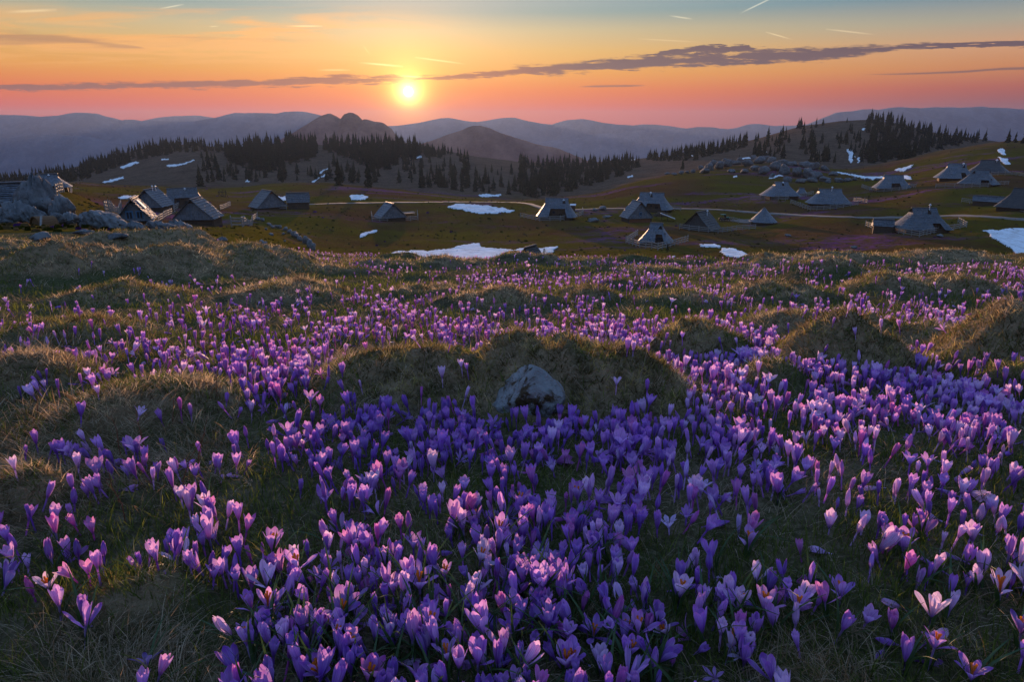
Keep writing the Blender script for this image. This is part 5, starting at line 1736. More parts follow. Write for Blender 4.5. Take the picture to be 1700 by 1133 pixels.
# vehicle
p, k = place(1202, 368)
vh = tag(empty('tractor', p, R(15)), 'small dark tractor with a green hood beside the conical hut yard', 'tractor')
box_part('body', (0, 0, 0.85), (2.6, 1.2, 0.5), M['rubber'], vh); box_part('bonnet', (0.9, 0, 1.2), (1.0, 0.9, 0.4), M['green'], vh)
box_part('canopy', (-0.5, 0, 2.15), (1.5, 1.3, 0.18), M['green'], vh)
box_part('windscreen', (0.2, 0, 1.7), (0.05, 1.1, 0.8), M['glass'], vh)
for x, y in ((-1.15, -0.55), (0.15, -0.55), (-1.15, 0.55), (0.15, 0.55)):
    rod('strut', (x, y, 1.0), (x, y, 2.1), 0.04, M['rubber'], vh)
for x, r_ in ((-0.8, 0.65), (1.0, 0.45)):
    for s in (-1, 1):
        V, Fc = tube_arrays([(x, s * 0.85, r_), (x, s * 0.70, r_), (x, s * 0.55, r_)], [r_ * 0.92, r_, r_ * 0.92], 14)
        wh = part('wheel', V, Fc, M['rubber'], vh)
        V, Fc = tube_arrays([(x, s * 0.88, r_), (x, s * 0.52, r_)], [r_ * 0.45, r_ * 0.45], 10)
        part('rim', V, Fc, M['steel'], wh)
for s in (-0.35, 0.35):
    box_part('headlight', (1.42, s, 1.2), (0.06, 0.2, 0.2), M['metal'], vh)
# pale yard slab between the tractor and the round hut
p, k = place(1230, 371)
V, Fc = [], []
yq = [hit1(1206, 366), hit1(1246, 364.5), hit1(1246, 371.5), hit1(1228, 370)]
V = [(q.x, q.y, q.z + 0.12) for q in yq] + [(q.x, q.y, q.z - 0.4) for q in yq]
tag(part('yard', V, [(3, 2, 1, 0), (0, 1, 5, 4), (1, 2, 6, 5), (2, 3, 7, 6), (3, 0, 4, 7)], M['path'], None), 'pale gravel yard left of the conical hut', kind='structure')
# table and bench frame near the lone hut
p, k = place(678, 357)
tb = tag(empty('wooden_trough', p, R(30)), 'pale log trough frame just right of the lone gable hut', 'trough')
for s in (-1, 1):
    rod('rail', (-2.2, s * 0.7, 0.8), (2.2, s * 0.7, 0.9), 0.12, M['fence'], tb)
    for x in (-1.9, 1.9):
        rod('leg', (x, s * 0.7, -0.2), (x, s * 0.7, 0.85), 0.09, M['fence'], tb)
box_part('bottom_board', (0, 0, 0.55), (4.2, 1.2, 0.08), M['fence'], tb)
# kiosk beside the porch hut
p, k = place(951, 350)
ks = tag(empty('privy', p, R(-8)), 'tiny dark privy with a pale roof right of the reddish porch hut', 'privy')
for i in range(4):
    box_part('plank', (-0.55 + 0.37 * i, -0.65, 0.9), (0.34, 0.08, 2.0), M['planks'], ks)
box_part('side_wall', (-0.72, 0, 0.9), (0.08, 1.3, 2.0), M['planks'], ks); box_part('side_wall', (0.72, 0, 0.9), (0.08, 1.3, 2.0), M['planks'], ks)
box_part('back_wall', (0, 0.65, 0.9), (1.4, 0.08, 2.0), M['planks'], ks)
o = box_part('roof', (0, 0, 0), (2.0, 1.9, 0.12), M['metal'], ks); o.location = (0, 0, 2.05); o.rotation_euler = (R(10), 0, 0)
# brown tub tipped against the crag
a_, s_ = slope(74, 372)
tY = 22.6
tx = float(a_) * tY
tz = float(ground(tx, tY))
tub = tag(empty('tub', (tx, tY, tz - 0.05), R(-25)), 'brown half round wooden tub tipped on its side before the left crag', 'tub')
kk = tY / F_
NS = 14
for i in range(NS):
    a0 = math.pi * 1.05 * i / NS - 0.1
    a1 = math.pi * 1.05 * (i + 0.94) / NS - 0.1
    rr0, rr1 = 15 * kk, 14 * kk
    V = []
    for a in (a0, a1):
        for (r_, y) in ((rr0, -0.32), (rr1, -0.32), (rr0 * 0.9, 0.32), (rr1 * 0.9, 0.32)):
            V.append((r_ * math.cos(a), y, r_ * math.sin(a) * 1.45))
    part('stave', V, [(0, 2, 6, 4), (1, 5, 7, 3), (0, 4, 5, 1), (2, 3, 7, 6), (0, 1, 3, 2), (4, 6, 7, 5)], M['tub'], tub)
V = [(0, -0.26, 0.0)] + [(14 * kk * math.cos(math.pi * i / 16), -0.26, 14 * kk * math.sin(math.pi * i / 16) * 1.43) for i in range(17)]
part('bottom_board', V, [tuple(range(17, -1, -1))], M['tub'], tub)
rod('handle', (12 * kk, -0.2, 22 * kk), (27 * kk, -0.5, -2 * kk), 0.035, M['fence'], tub)
tick('fences')


# ------------------------------------------------------------------ where crocuses, straw and green grass grow (surveyed from the photograph)
def soft_rect(px, py, x0, x1, y0, y1, e=0.18):
    ex = (x1 - x0) * e + 1; ey = (y1 - y0) * e + 1
    return (smoothstep(px, x0 - ex, x0 + ex) * (1 - smoothstep(px, x1 - ex, x1 + ex)) * smoothstep(py, y0 - ey, y0 + ey) * (1 - smoothstep(py, y1 - ey, y1 + ey)))


CROCUS = [  # x0, x1, y0, y1, weight
    (1230, 1760, 605, 745, 1.0), (960, 1300, 650, 790, 0.85), (540, 960, 690, 830, 0.95), (290, 760, 850, 1010, 0.80), (330, 1130, 960, 1190, 0.90), (620, 1120, 800, 990, 0.85),
    (460, 640, 740, 880, 0.55), (1050, 1330, 770, 1190, 0.46), (1330, 1760, 745, 1000, 0.20), (1330, 1760, 1000, 1190, 0.10), (80, 330, 930, 1080, 0.36), (-40, 120, 900, 1000, 0.10), (250, 480, 1080, 1190, 0.35), (60, 460, 740, 900, 0.15),
    (-60, 220, 480, 640, 0.20), (200, 560, 495, 640, 0.36), (380, 560, 600, 700, 0.8), (380, 640, 480, 560, 0.7), (560, 1130, 500, 575, 0.92), (980, 1260, 520, 600, 1.0), (1090, 1240, 560, 680, 0.75), (1230, 1340, 570, 640, 0.9),
    (620, 1160, 432, 485, 1.0), (1130, 1760, 440, 520, 0.80), (1260, 1600, 490, 560, 0.85), (-60, 620, 455, 490, 0.15), (430, 620, 412, 440, 0.35), (-60, 430, 390, 450, 0.02), (160, 400, 640, 720, 0.20), (560, 1000, 575, 640, 0.05), (1180, 1330, 640, 700, 0.6),
]


def crocus_density(px, py):
    d = np.zeros(px.shape)
    for (x0, x1, y0, y1, w_) in CROCUS:
        d = np.maximum(d, w_ * soft_rect(px, py, x0, x1, y0, y1))
    return d


STRAW = [(480, 760, 580, 720, 0.9), (-60, 420, 640, 860, 0.85), (-60, 140, 550, 650, 0.9), (40, 330, 980, 1190, 0.85), (1190, 1480, 1020, 1190, 0.7), (-60, 140, 770, 900, 0.8), (1480, 1760, 960, 1190, 0.6),
         (860, 1010, 660, 780, 0.6), (560, 900, 520, 580, 0.6), (120, 420, 560, 640, 0.6), (-60, 600, 380, 470, 0.7), (400, 640, 400, 440, 0.7), (1300, 1500, 800, 900, 0.3), (1550, 1760, 480, 600, 0.5)]


def straw_density(px, py):
    d = np.full(px.shape, 0.36)
    for (x0, x1, y0, y1, w_) in STRAW:
        d = np.maximum(d, w_ * soft_rect(px, py, x0, x1, y0, y1, 0.3))
    return d


# ------------------------------------------------------------------ crocus flowers
def tepal(openness, length, wmax, nv, nu, inner=False):
    """one tepal standing at +x from the flower axis; returns verts, pv, pu, faces"""
    V, PV, PU = [], [], []
    for i in range(nv + 1):
        v = i / nv
        if openness < 0.15:      # bud: tepals wrapped together
            r = 0.15 + 0.50 * math.sin(math.pi * min(v, 1) ** 0.85) ** 0.9 * (1 - 0.2 * v)
            if v > 0.9: r *= 0.75
        else:
            r = 0.16 + (0.58 + 1.38 * openness) * v ** (0.8 + 0.25 * openness) * (1 + 0.35 * openness * v)
            r -= ((0.55 if openness < 0.2 else 0.34) * (1 - openness) * v ** 3.2)
        if inner: r *= 0.78
        z = v * length * (1 - 0.30 * openness * v)
        wd = wmax * (0.16 + 0.84 * min(1.0, v / 0.62) ** 1.15) * (1.0 if v < 0.62 else max(0.0, 1 - ((v - 0.62) / 0.38) ** 2.4)) ** 0.55
        wd = max(wd, 0.12)
        for j in range(nu + 1):
            u = -1 + 2 * j / nu
            curl = (0.85 - 0.55 * openness)
            rr_ = max(r, 0.28)
            phi = u * wd / max(rr_ * 1.15, 0.42) * curl
            x = r * math.cos(phi) - (1 - curl) * u * u * wd * 0.18
            y = r * math.sin(phi) + u * wd * (1 - curl) * 0.8
            V.append((x * 0.01, y * 0.01, z * 0.01)); PV.append(v); PU.append(u)
    return np.array(V), np.array(PV), np.array(PU), grid_faces(nv + 1, nu + 1)


KINDS = {  # openness, length cm, width cm
    'bud': (0.0, 4.4, 0.64), 'closed': (0.16, 4.7, 0.80), 'cup': (0.34, 4.8, 0.82), 'half': (0.58, 4.7, 0.82), 'wide': (0.95, 4.6, 0.80), 'wilted': (1.12, 3.8, 0.58)}
PETALS = {}
for kn, (op, L, wm) in KINDS.items():
    for inner in (False, True):
        V, PV, PU, Fc = tepal(op, L * (0.95 if inner else 1.0), wm, 9, 4, inner)
        me_ = np_mesh('petal', V, Fc)
        point_float(me_, 'pv', PV); point_float(me_, 'pu', PU)
        me_.materials.append(M['petal'])
        PETALS[(kn, inner)] = me_
STEMS = []
for i in range(3):
    b_ = (i - 1) * 0.004
    V, Fc = tube_arrays([(0, 0, -0.02), (b_, 0.002, 0.25), (b_ * 0.6, 0, 0.6), (0, 0, 1.0)], [1.0, 0.95, 1.0, 1.15], 7)
    V[:, :2] *= 0.0019
    me_ = np_mesh('stem', V, Fc); me_.materials.append(M['stem'])
    STEMS.append(me_)
LEAVES = []
for i in range(4):
    V, Fc = [], []
    bend = 0.25 + 0.22 * i
    for k_ in range(7):
        v = k_ / 6
        wd = 0.0021 * (1 - v ** 2.2) + 0.0002
        x = 0.004 + 0.075 * bend * v ** 1.8; z = 0.085 * (v - 0.30 * bend * v ** 2.2)
        V += [(x, -wd, z + 0.0006), (x + 0.0006, 0, z), (x, wd, z + 0.0006)]
    me_ = np_mesh('leaf', np.array(V), grid_faces(7, 3)); me_.materials.append(M['leaf'])
    LEAVES.append(me_)
V, Fc, off = [], [], 0
for a in (0.0, 2.1, 4.2):
    v, f = tube_arrays([(0, 0, 0.004), (0.0012 * math.cos(a), 0.0012 * math.sin(a), 0.018), (0.0045 * math.cos(a), 0.0045 * math.sin(a), 0.031)], [0.0011, 0.0012, 0.0020], 5)
    V.append(v); Fc.append(f + off); off += len(v)
STIGMA = np_mesh('stigma', np.concatenate(V), np.concatenate(Fc)); STIGMA.materials.append(M['stigma'])

rngc = np.random.default_rng(42)
SHADES = [('deep violet', (0.22, 0.05, 0.55)), ('violet', (0.40, 0.115, 0.70)), ('lilac', (0.60, 0.27, 0.80)), ('pale lilac', (0.82, 0.58, 0.92)), ('magenta violet', (0.58, 0.08, 0.52))]


def scatter(n_try, y0, y1, dens_fn):
    """points on the meadow between two distances, denser where the survey says so"""
    ly = rngc.uniform(0, 1, n_try)
    Y = np.sqrt(y0 ** 2 + ly * (y1 ** 2 - y0 ** 2))
    X = rngc.uniform(-1, 1, n_try) * (1.15 + 0.95 * Y)
    Z = ground(X, Y)
    px, py, d = project(X, Y, Z)
    keep = rngc.uniform(0, 1, n_try) < dens_fn(px, py, X, Y) * np.where(np.abs(X) > 0.25 + 0.86 * Y, 0.6, 1.0)
    return X[keep], Y[keep], Z[keep], px[keep], py[keep], d[keep]


def dens(px, py, X, Y):
    d = crocus_density(np.clip(px, -40, 1740), np.minimum(py, 1150))
    m = mound_h(X, Y)
    d = d * (1 - 0.96 * smoothstep(m, 0.020, 0.055) * (Y < 7)) * (1 - 0.6 * smoothstep(m, 0.05, 0.12) * (Y >= 7))
    d = d * (((px - 875) / 88) ** 2 + ((py - 668) / 44) ** 2 > 1)
    cl = vnoise(X * 7.0, Y * 7.0, 77) * 0.6 + vnoise(X * 18, Y * 18, 78) * 0.4
    big = vnoise(X * 1.1 + 3, Y * 0.8, 79)
    d = d * (1 - (1 - smoothstep(big, 0.25, 0.55)) * 0.85 * smoothstep(Y, 2.5, 5.0))
    return d * smoothstep(cl, 0.22, 0.58)


pts = []
for (y0, y1, per_m2) in ((0.55, 1.0, 4200), (1.0, 1.6, 3600), (1.6, 2.4, 2200), (2.4, 3.6, 1100), (3.6, 5.5, 400), (5.5, 8.0, 210), (8.0, 13.6, 120)):
    area = 1.15 * 2 * (y1 - y0) + 0.95 * (y1 ** 2 - y0 ** 2)
    X, Y, Z, px, py, d = scatter(int(area * per_m2), y0, y1, dens)
    pts.append(np.stack([X, Y, Z, px, py, d], 1))
pts = np.concatenate(pts)
# keep stems from growing through one another
order = np.argsort(pts[:, 1])
pts = pts[order]
seen, keep = {}, []
for i, q in enumerate(pts):
    s_ = 0.0075 if q[1] < 3 else 0.018
    key = (int(q[0] / s_), int(q[1] / s_))
    if any((key[0] + a, key[1] + b) in seen for a in (-1, 0, 1) for b in (-1, 0, 1)):
        continue
    seen[key] = 1; keep.append(i)
pts = pts[keep]
# a few flowers standing where the photograph shows them on their own
SOLO = [(735, 645, 'cup', 3), (768, 628, 'half', 3), (778, 632, 'cup', 2), (700, 580, 'half', 3), (180, 612, 'bud', 1), (60, 665, 'cup', 3), (80, 660, 'half', 3), (72, 662, 'closed', 3), (38, 668, 'closed', 0),
        (165, 665, 'cup', 3), (228, 700, 'wide', 3), (30, 800, 'half', 3), (43, 890, 'half', 4), (20, 968, 'wide', 3), (85, 990, 'wide', 3), (225, 770, 'wide', 2), (1022, 655, 'wide', 3), (60, 1000, 'bud', 4),
        (1620, 985, 'cup', 3), (1545, 865, 'closed', 3), (1560, 920, 'cup', 3), (1615, 925, 'half', 3), (1480, 835, 'closed', 3), (1480, 1060, 'closed', 4), (1385, 1070, 'closed', 1), (1465, 920, 'half', 4), (1695, 995, 'wide', 3),
        (1310, 1000, 'closed', 1), (1347, 1022, 'closed', 2), (1205, 1105, 'half', 3), (1215, 1020, 'cup', 2), (545, 640, 'bud', 0), (630, 690, 'bud', 0), (602, 655, 'closed', 3), (744, 585, 'bud', 1), (1366, 590, 'bud', 1)]
nsolo = len(SOLO)
sol, okk = hit([s[0] for s in SOLO], [s[1] for s in SOLO], 0.5)
sd = project(sol[:, 0], sol[:, 1], sol[:, 2])
allp = np.concatenate([np.stack([sol[:, 0], sol[:, 1], sol[:, 2], np.array([s[0] for s in SOLO]), np.array([s[1] for s in SOLO]), sd[2]], 1), pts])
nfl = len(allp)
kn_names = list(KINDS)
kprob = [0.16, 0.32, 0.32, 0.13, 0.035, 0.035]
kidx = rngc.choice(6, nfl, p=kprob)
# sun and shadow put into the tints: paler right and far, deeper behind hummock
shadow_zone = soft_rect(allp[:, 3], allp[:, 4], 480, 960, 630, 800)
sunlit_zone = smoothstep(allp[:, 3], 950, 1350) * (allp[:, 4] > 480)
pr = np.stack([0.20 + 0.5 * shadow_zone, 0.34 + 0.1 * shadow_zone, 0.30 + 0.10 * sunlit_zone - 0.1 * shadow_zone, 0.13 + 0.34 * sunlit_zone - 0.08 * shadow_zone, np.full(nfl, 0.10)], 1)
sunlit_far = smoothstep(allp[:, 1], 3.0, 6.0)  # sunlit distance painted as paler petal tints
pr[:, 3] += 0.35 * sunlit_far; pr[:, 2] += 0.15 * sunlit_far
pr = np.clip(pr, 0.01, None); pr /= pr.sum(1, keepdims=True)
sidx = (pr.cumsum(1) > rngc.uniform(0, 1, nfl)[:, None]).argmax(1)
for i, s in enumerate(SOLO):
    kidx[i] = kn_names.index(s[2]); sidx[i] = s[3]
lean = np.abs(rngc.normal(0, 0.27, nfl)); lean_az = rngc.uniform(0, 2 * math.pi, nfl)
fallen = rngc.uniform(0, 1, nfl) < 0.12
fallen[:nsolo] = False
lean = np.where(fallen, rngc.uniform(1.15, 1.5, nfl), np.minimum(lean, 0.6))
size = rngc.normal(0.82, 0.12, nfl).clip(0.55, 1.15)
stem_h = rngc.uniform(0.012, 0.034, nfl) * np.where(fallen, 0.5, 1)
spin = rngc.uniform(0, 6.28, nfl)
lean[kidx == 5] = np.clip(lean[kidx == 5] + 0.5, 0, 1.4)
colr = np.where((kidx == 5)[:, None], np.array([0.72, 0.75, 0.85]), 1.0) * np.array([c for _, c in SHADES])[sidx] * rngc.uniform(0.82, 1.2, (nfl, 1)) * rngc.uniform(0.93, 1.07, (nfl, 3))

inview = (allp[:, 3] > -15) & (allp[:, 3] < 1715) & (allp[:, 4] < 1170) & (allp[:, 4] > 380)
rank = np.where(inview, size / allp[:, 5], 0.0)
ind = np.argsort(-rank)[:300]
ind_set = np.zeros(nfl, bool); ind_set[ind] = True

# ---- words that single each near flower out
def crocus_words(i):
    k_ = kn_names[kidx[i]]
    px, py = allp[i, 3], allp[i, 4]
    shade = SHADES[sidx[i]][0]
    form = {'bud': 'slim bud', 'closed': 'closed crocus', 'cup': 'cupped crocus', 'half': 'half open crocus', 'wide': 'wide open crocus', 'wilted': 'wilted crocus'}[k_]
    lx = math.cos(lean_az[i]) * lean[i]
    if fallen[i]: pose = 'lying flat'
    elif lx > 0.17: pose = 'leaning right'
    elif lx < -0.17: pose = 'leaning left'
    else: pose = 'upright'
    if py > 1060: row = 'along the bottom edge'
    elif py > 960: row = 'in the front drift'
    elif py > 860: row = 'in the second drift'
    elif py > 780: row = 'in the drift before the stone'
    elif py > 690: row = 'beside the stone hummock'
    else: row = 'behind the stone hummock'
    colw = ['by the left edge', 'left of the stone', 'straight below the stone', 'right of the stone', 'by the right edge'][int(np.searchsorted([330, 700, 1000, 1380], px))]
    return form, shade, pose, row, colw


words = {int(i): crocus_words(i) for i in ind}
first = {}
for i, (f, s, p_, r_, c_) in words.items():
    first.setdefault('%s %s %s %s, %s' % (s, f, p_, r_, c_), []).append(i)
LABEL = {}
ORD = ['leftmost', 'second from left', 'third from left', 'fourth from left', 'fifth from left', 'sixth from left']
for base_, ids in first.items():
    if len(ids) == 1:
        LABEL[ids[0]] = base_
        continue
    ids = sorted(ids, key=lambda i: allp[i, 3])
    for n_, i in enumerate(ids):
        o_ = 'rightmost' if (n_ == len(ids) - 1) else ORD[min(n_, 5)]
        lb = '%s %s' % (o_, base_)
        if len(lb.split()) > 16: lb = lb.replace('half open crocus', 'opening crocus').replace('wide open crocus', 'opened crocus')
        if len(lb.split()) > 16: lb = lb.replace(' from left', '').replace('along the bottom', 'at the bottom')
        if len(lb.split()) > 16: lb = lb.replace('in the drift before the stone', 'before the stone').replace('in the second drift', 'in second drift').replace('upright ', '').replace('straight below', 'below')
        LABEL[i] = lb

for n_, i in enumerate(ind):
    i = int(i)
    k_ = kn_names[kidx[i]]
    root = bpy.data.objects.new('crocus', None)
    root.empty_display_size = 0.02
    root.location = allp[i, :3]
    q = Matrix.Rotation(float(lean[i]), 3, Vector((-math.sin(lean_az[i]), math.cos(lean_az[i]), 0)))
    root.rotation_euler = q.to_euler()
    COL.objects.link(root)
    tag(root, LABEL[i], 'crocus', 'crocuses blooming in the near meadow')
    col = tuple(float(c) for c in np.clip(colr[i], 0, 1)) + (1.0,)
    s = float(size[i]); sh = float(stem_h[i])
    stm = bpy.data.objects.new('stem', STEMS[n_ % 3]); stm.parent = root; COL.objects.link(stm)
    stm.scale = (s, s, sh + 0.004)
    rl = random.Random(i)
    wfl = rl.uniform(0.76, 1.18)
    for j in range(6):
        inner = j % 2 == 1
        if k_ == 'bud' and inner and rl.random() < 0.5:
            continue
        o = bpy.data.objects.new('petal', PETALS[(k_, inner)])
        o.parent = root
        o.location = (0, 0, sh)
        ss = s * rl.uniform(0.93, 1.06)
        o.scale = (s * wfl * rl.uniform(0.88, 1.12), s * wfl * rl.uniform(0.84, 1.14), ss)
        o.rotation_euler = (rl.uniform(-0.10, 0.10), rl.uniform(-0.09, 0.13) + (0.55 if (k_ in ('cup', 'half', 'wide') and rl.random() < 0.13) else 0), float(spin[i]) + j * math.pi / 3 + rl.uniform(-0.10, 0.10))
        o.color = col
        COL.objects.link(o)
    if k_ in ('half', 'wide'):
        o = bpy.data.objects.new('stigma', STIGMA); o.parent = root; o.location = (0, 0, sh); o.scale = (s, s, s); COL.objects.link(o)
    for j in range(3):
        o = bpy.data.objects.new('leaf', LEAVES[rl.randrange(4)])
        o.parent = root
        o.rotation_euler = (0, 0, rl.uniform(0, 6.28))
        ls = rl.uniform(0.6, 1.15)
        o.scale = (ls, ls * 1.1, ls)
        COL.objects.link(o)
tick('crocuses')


# ---- the rest of the bloom as one mass
def flower_template(kn, nv, nu):
    op, L, wm = KINDS[kn]
    V, PV, PU, Fc, off = [], [], [], [], 0
    for j in range(6):
        inner = j % 2 == 1
        v, pv, pu, f = tepal(op, L * (0.95 if inner else 1.0), wm, nv, nu, inner)
        a = j * math.pi / 3 + random.Random(j).uniform(-0.1, 0.1)
        c, s = math.cos(a), math.sin(a)
        V.append(np.stack([v[:, 0] * c - v[:, 1] * s, v[:, 0] * s + v[:, 1] * c, v[:, 2]], 1)); PV.append(pv); PU.append(pu); Fc.append(f + off); off += len(v)
    return np.concatenate(V), np.concatenate(PV), np.concatenate(PU), np.concatenate(Fc)


def bloom(idx, nv, nu, V_, C_, PV_, PU_, F_, off, flat=1.0):
    for kk_ in range(6):
        sel = idx[kidx[idx] == kk_]
        if len(sel) == 0: continue
        tv, tpv, tpu, tf = flower_template(kn_names[kk_], nv, nu)
        # stem as a thin triangular tube below
        sv = []
        for zz in (0.0, 1.0):
            for a in (0, 2.1, 4.2):
                sv.append((0.0018 * math.cos(a), 0.0018 * math.sin(a), zz))
        sv = np.array(sv); sf = np.array([(0, 1, 4, 3), (1, 2, 5, 4), (2, 0, 3, 5)])
        n_ = len(sel)
        c, s = np.cos(spin[sel])[:, None], np.sin(spin[sel])[:, None]
        sz = size[sel][:, None]
        wj = rngc.uniform(0.74, 1.22, (n_, 1))
        fx = (tv[None, :, 0] * c - tv[None, :, 1] * s) * sz * wj
        fy = (tv[None, :, 0] * s + tv[None, :, 1] * c) * sz * wj
        fz = tv[None, :, 2] * sz + stem_h[sel][:, None]
        gx = np.broadcast_to(sv[None, :, 0], (n_, 6)); gy = np.broadcast_to(sv[None, :, 1], (n_, 6)); gz = sv[None, :, 2] * (stem_h[sel][:, None] + 0.006) - 0.003
        x = np.concatenate([fx, gx], 1); y = np.concatenate([fy, gy], 1); z = np.concatenate([fz, gz], 1)
        # lean about the horizontal axis
        ca, sa = np.cos(lean_az[sel])[:, None], np.sin(lean_az[sel])[:, None]
        al = x * ca + y * sa; ac = -x * sa + y * ca
        cl, sl_ = np.cos(lean[sel])[:, None], np.sin(lean[sel])[:, None]
        al2 = al * cl + z * sl_; z2 = -al * sl_ + z * cl
        x2 = al2 * ca - ac * sa; y2 = al2 * sa + ac * ca
        P = np.stack([x2, y2, z2], 2) + allp[sel, :3][:, None, :]
        m_ = P.shape[1]
        V_.append(P.reshape(-1, 3))
        cc = np.repeat(colr[sel][:, None, :], m_, 1)
        C_.append(cc.reshape(-1, 3))
        PV_.append(np.tile(np.concatenate([tpv, np.full(6, 0.35)]), n_)); PU_.append(np.tile(np.concatenate([tpu, np.full(6, 0.5)]), n_))
        fr = np.concatenate([tf, sf + len(tv)])
        F_.append((fr[None] + (np.arange(n_) * m_)[:, None, None]).reshape(-1, 4) + off)
        off += n_ * m_
    return off


rest = np.flatnonzero(~ind_set)
V_, C_, PV_, PU_, F2_ = [], [], [], [], []
off = 0
off = bloom(rest[allp[rest, 1] < 2.2], 5, 2, V_, C_, PV_, PU_, F2_, off)
off = bloom(rest[(allp[rest, 1] >= 2.2) & (allp[rest, 1] < 4.2)], 4, 2, V_, C_, PV_, PU_, F2_, off)
off = bloom(rest[allp[rest, 1] >= 4.2], 3, 1, V_, C_, PV_, PU_, F2_, off)
me_ = np_mesh('crocus_bloom', np.concatenate(V_), np.concatenate(F2_))
point_color(me_, np.concatenate(C_)); point_float(me_, 'pv', np.concatenate(PV_)); point_float(me_, 'pu', np.concatenate(PU_))
tag(mesh_obj('crocus_bloom', me_, M['petal_attr']), 'drifts of smaller purple crocuses running back to the meadow rim', kind='stuff')
print('FLOWERS', nfl, 'faces', len(me_.polygons))
tick('bloom')


# ------------------------------------------------------------------ grass
def blades(X, Y, Z, az, h, wd, lean_, curve, col, seg_=3, yaw_jit=1.0):
    """ribbons: n blades with seg_ segments, leaning along az and curving over"""
    n_ = len(X)
    ca, sa = np.cos(az), np.sin(az)
    V = np.zeros((n_, 2 * seg_ + 1, 3), np.float32)
    face_az = rngc.uniform(0, 2 * math.pi, n_)
    wx, wy = np.cos(face_az), np.sin(face_az)
    lx = np.zeros(n_); lz = np.zeros(n_)
    px_, pz_ = np.zeros(n_), np.zeros(n_)
    for k_ in range(seg_ + 1):
        if k_:
            th = lean_ + curve * (k_ - 0.5) / seg_
            px_ = px_ + np.sin(th) * h / seg_; pz_ = pz_ + np.cos(th) * h / seg_
        cx, cy, cz = X + px_ * ca, Y + px_ * sa, Z + pz_ - 0.004
        if k_ < seg_:
            w_ = wd * (1 - (k_ / seg_) ** 1.6 * 0.75)
            V[:, 2 * k_] = np.stack([cx - wx * w_, cy - wy * w_, cz], 1)
            V[:, 2 * k_ + 1] = np.stack([cx + wx * w_, cy + wy * w_, cz], 1)
        else:
            V[:, 2 * k_] = np.stack([cx, cy, cz], 1)
    f = []
    for k_ in range(seg_ - 1):
        a = 2 * k_
        f += [(a, a + 1, a + 3), (a, a + 3, a + 2)]
    a = 2 * (seg_ - 1)
    f.append((a, a + 1, a + 2))
    Fc = (np.array(f)[None] + (np.arange(n_) * (2 * seg_ + 1))[:, None, None]).reshape(-1, 3)
    C = np.repeat(col[:, None, :], 2 * seg_ + 1, 1)
    # blade bases are older and browner than the tips
    return V.reshape(-1, 3), Fc, C.reshape(-1, 3)


def grass_points(n_, y0, y1, mounds=False):
    n_ = int(n_ * 1.7)
    l = rngc.uniform(math.log(y0), math.log(y1), n_)
    Y = np.exp(l)
    X = rngc.uniform(-1, 1, n_) * (1.0 + 0.95 * Y)
    k_ = (np.abs(X) < 0.22 + 0.84 * Y) | (rngc.uniform(0, 1, n_) < 0.45)
    X, Y = X[k_], Y[k_]
    if mounds:
        k_ = mound_h(X, Y) > 0.012
        X, Y = X[k_], Y[k_]
    Z = ground(X, Y)
    px, py, d = project(X, Y, Z)
    return X, Y, Z, px, py


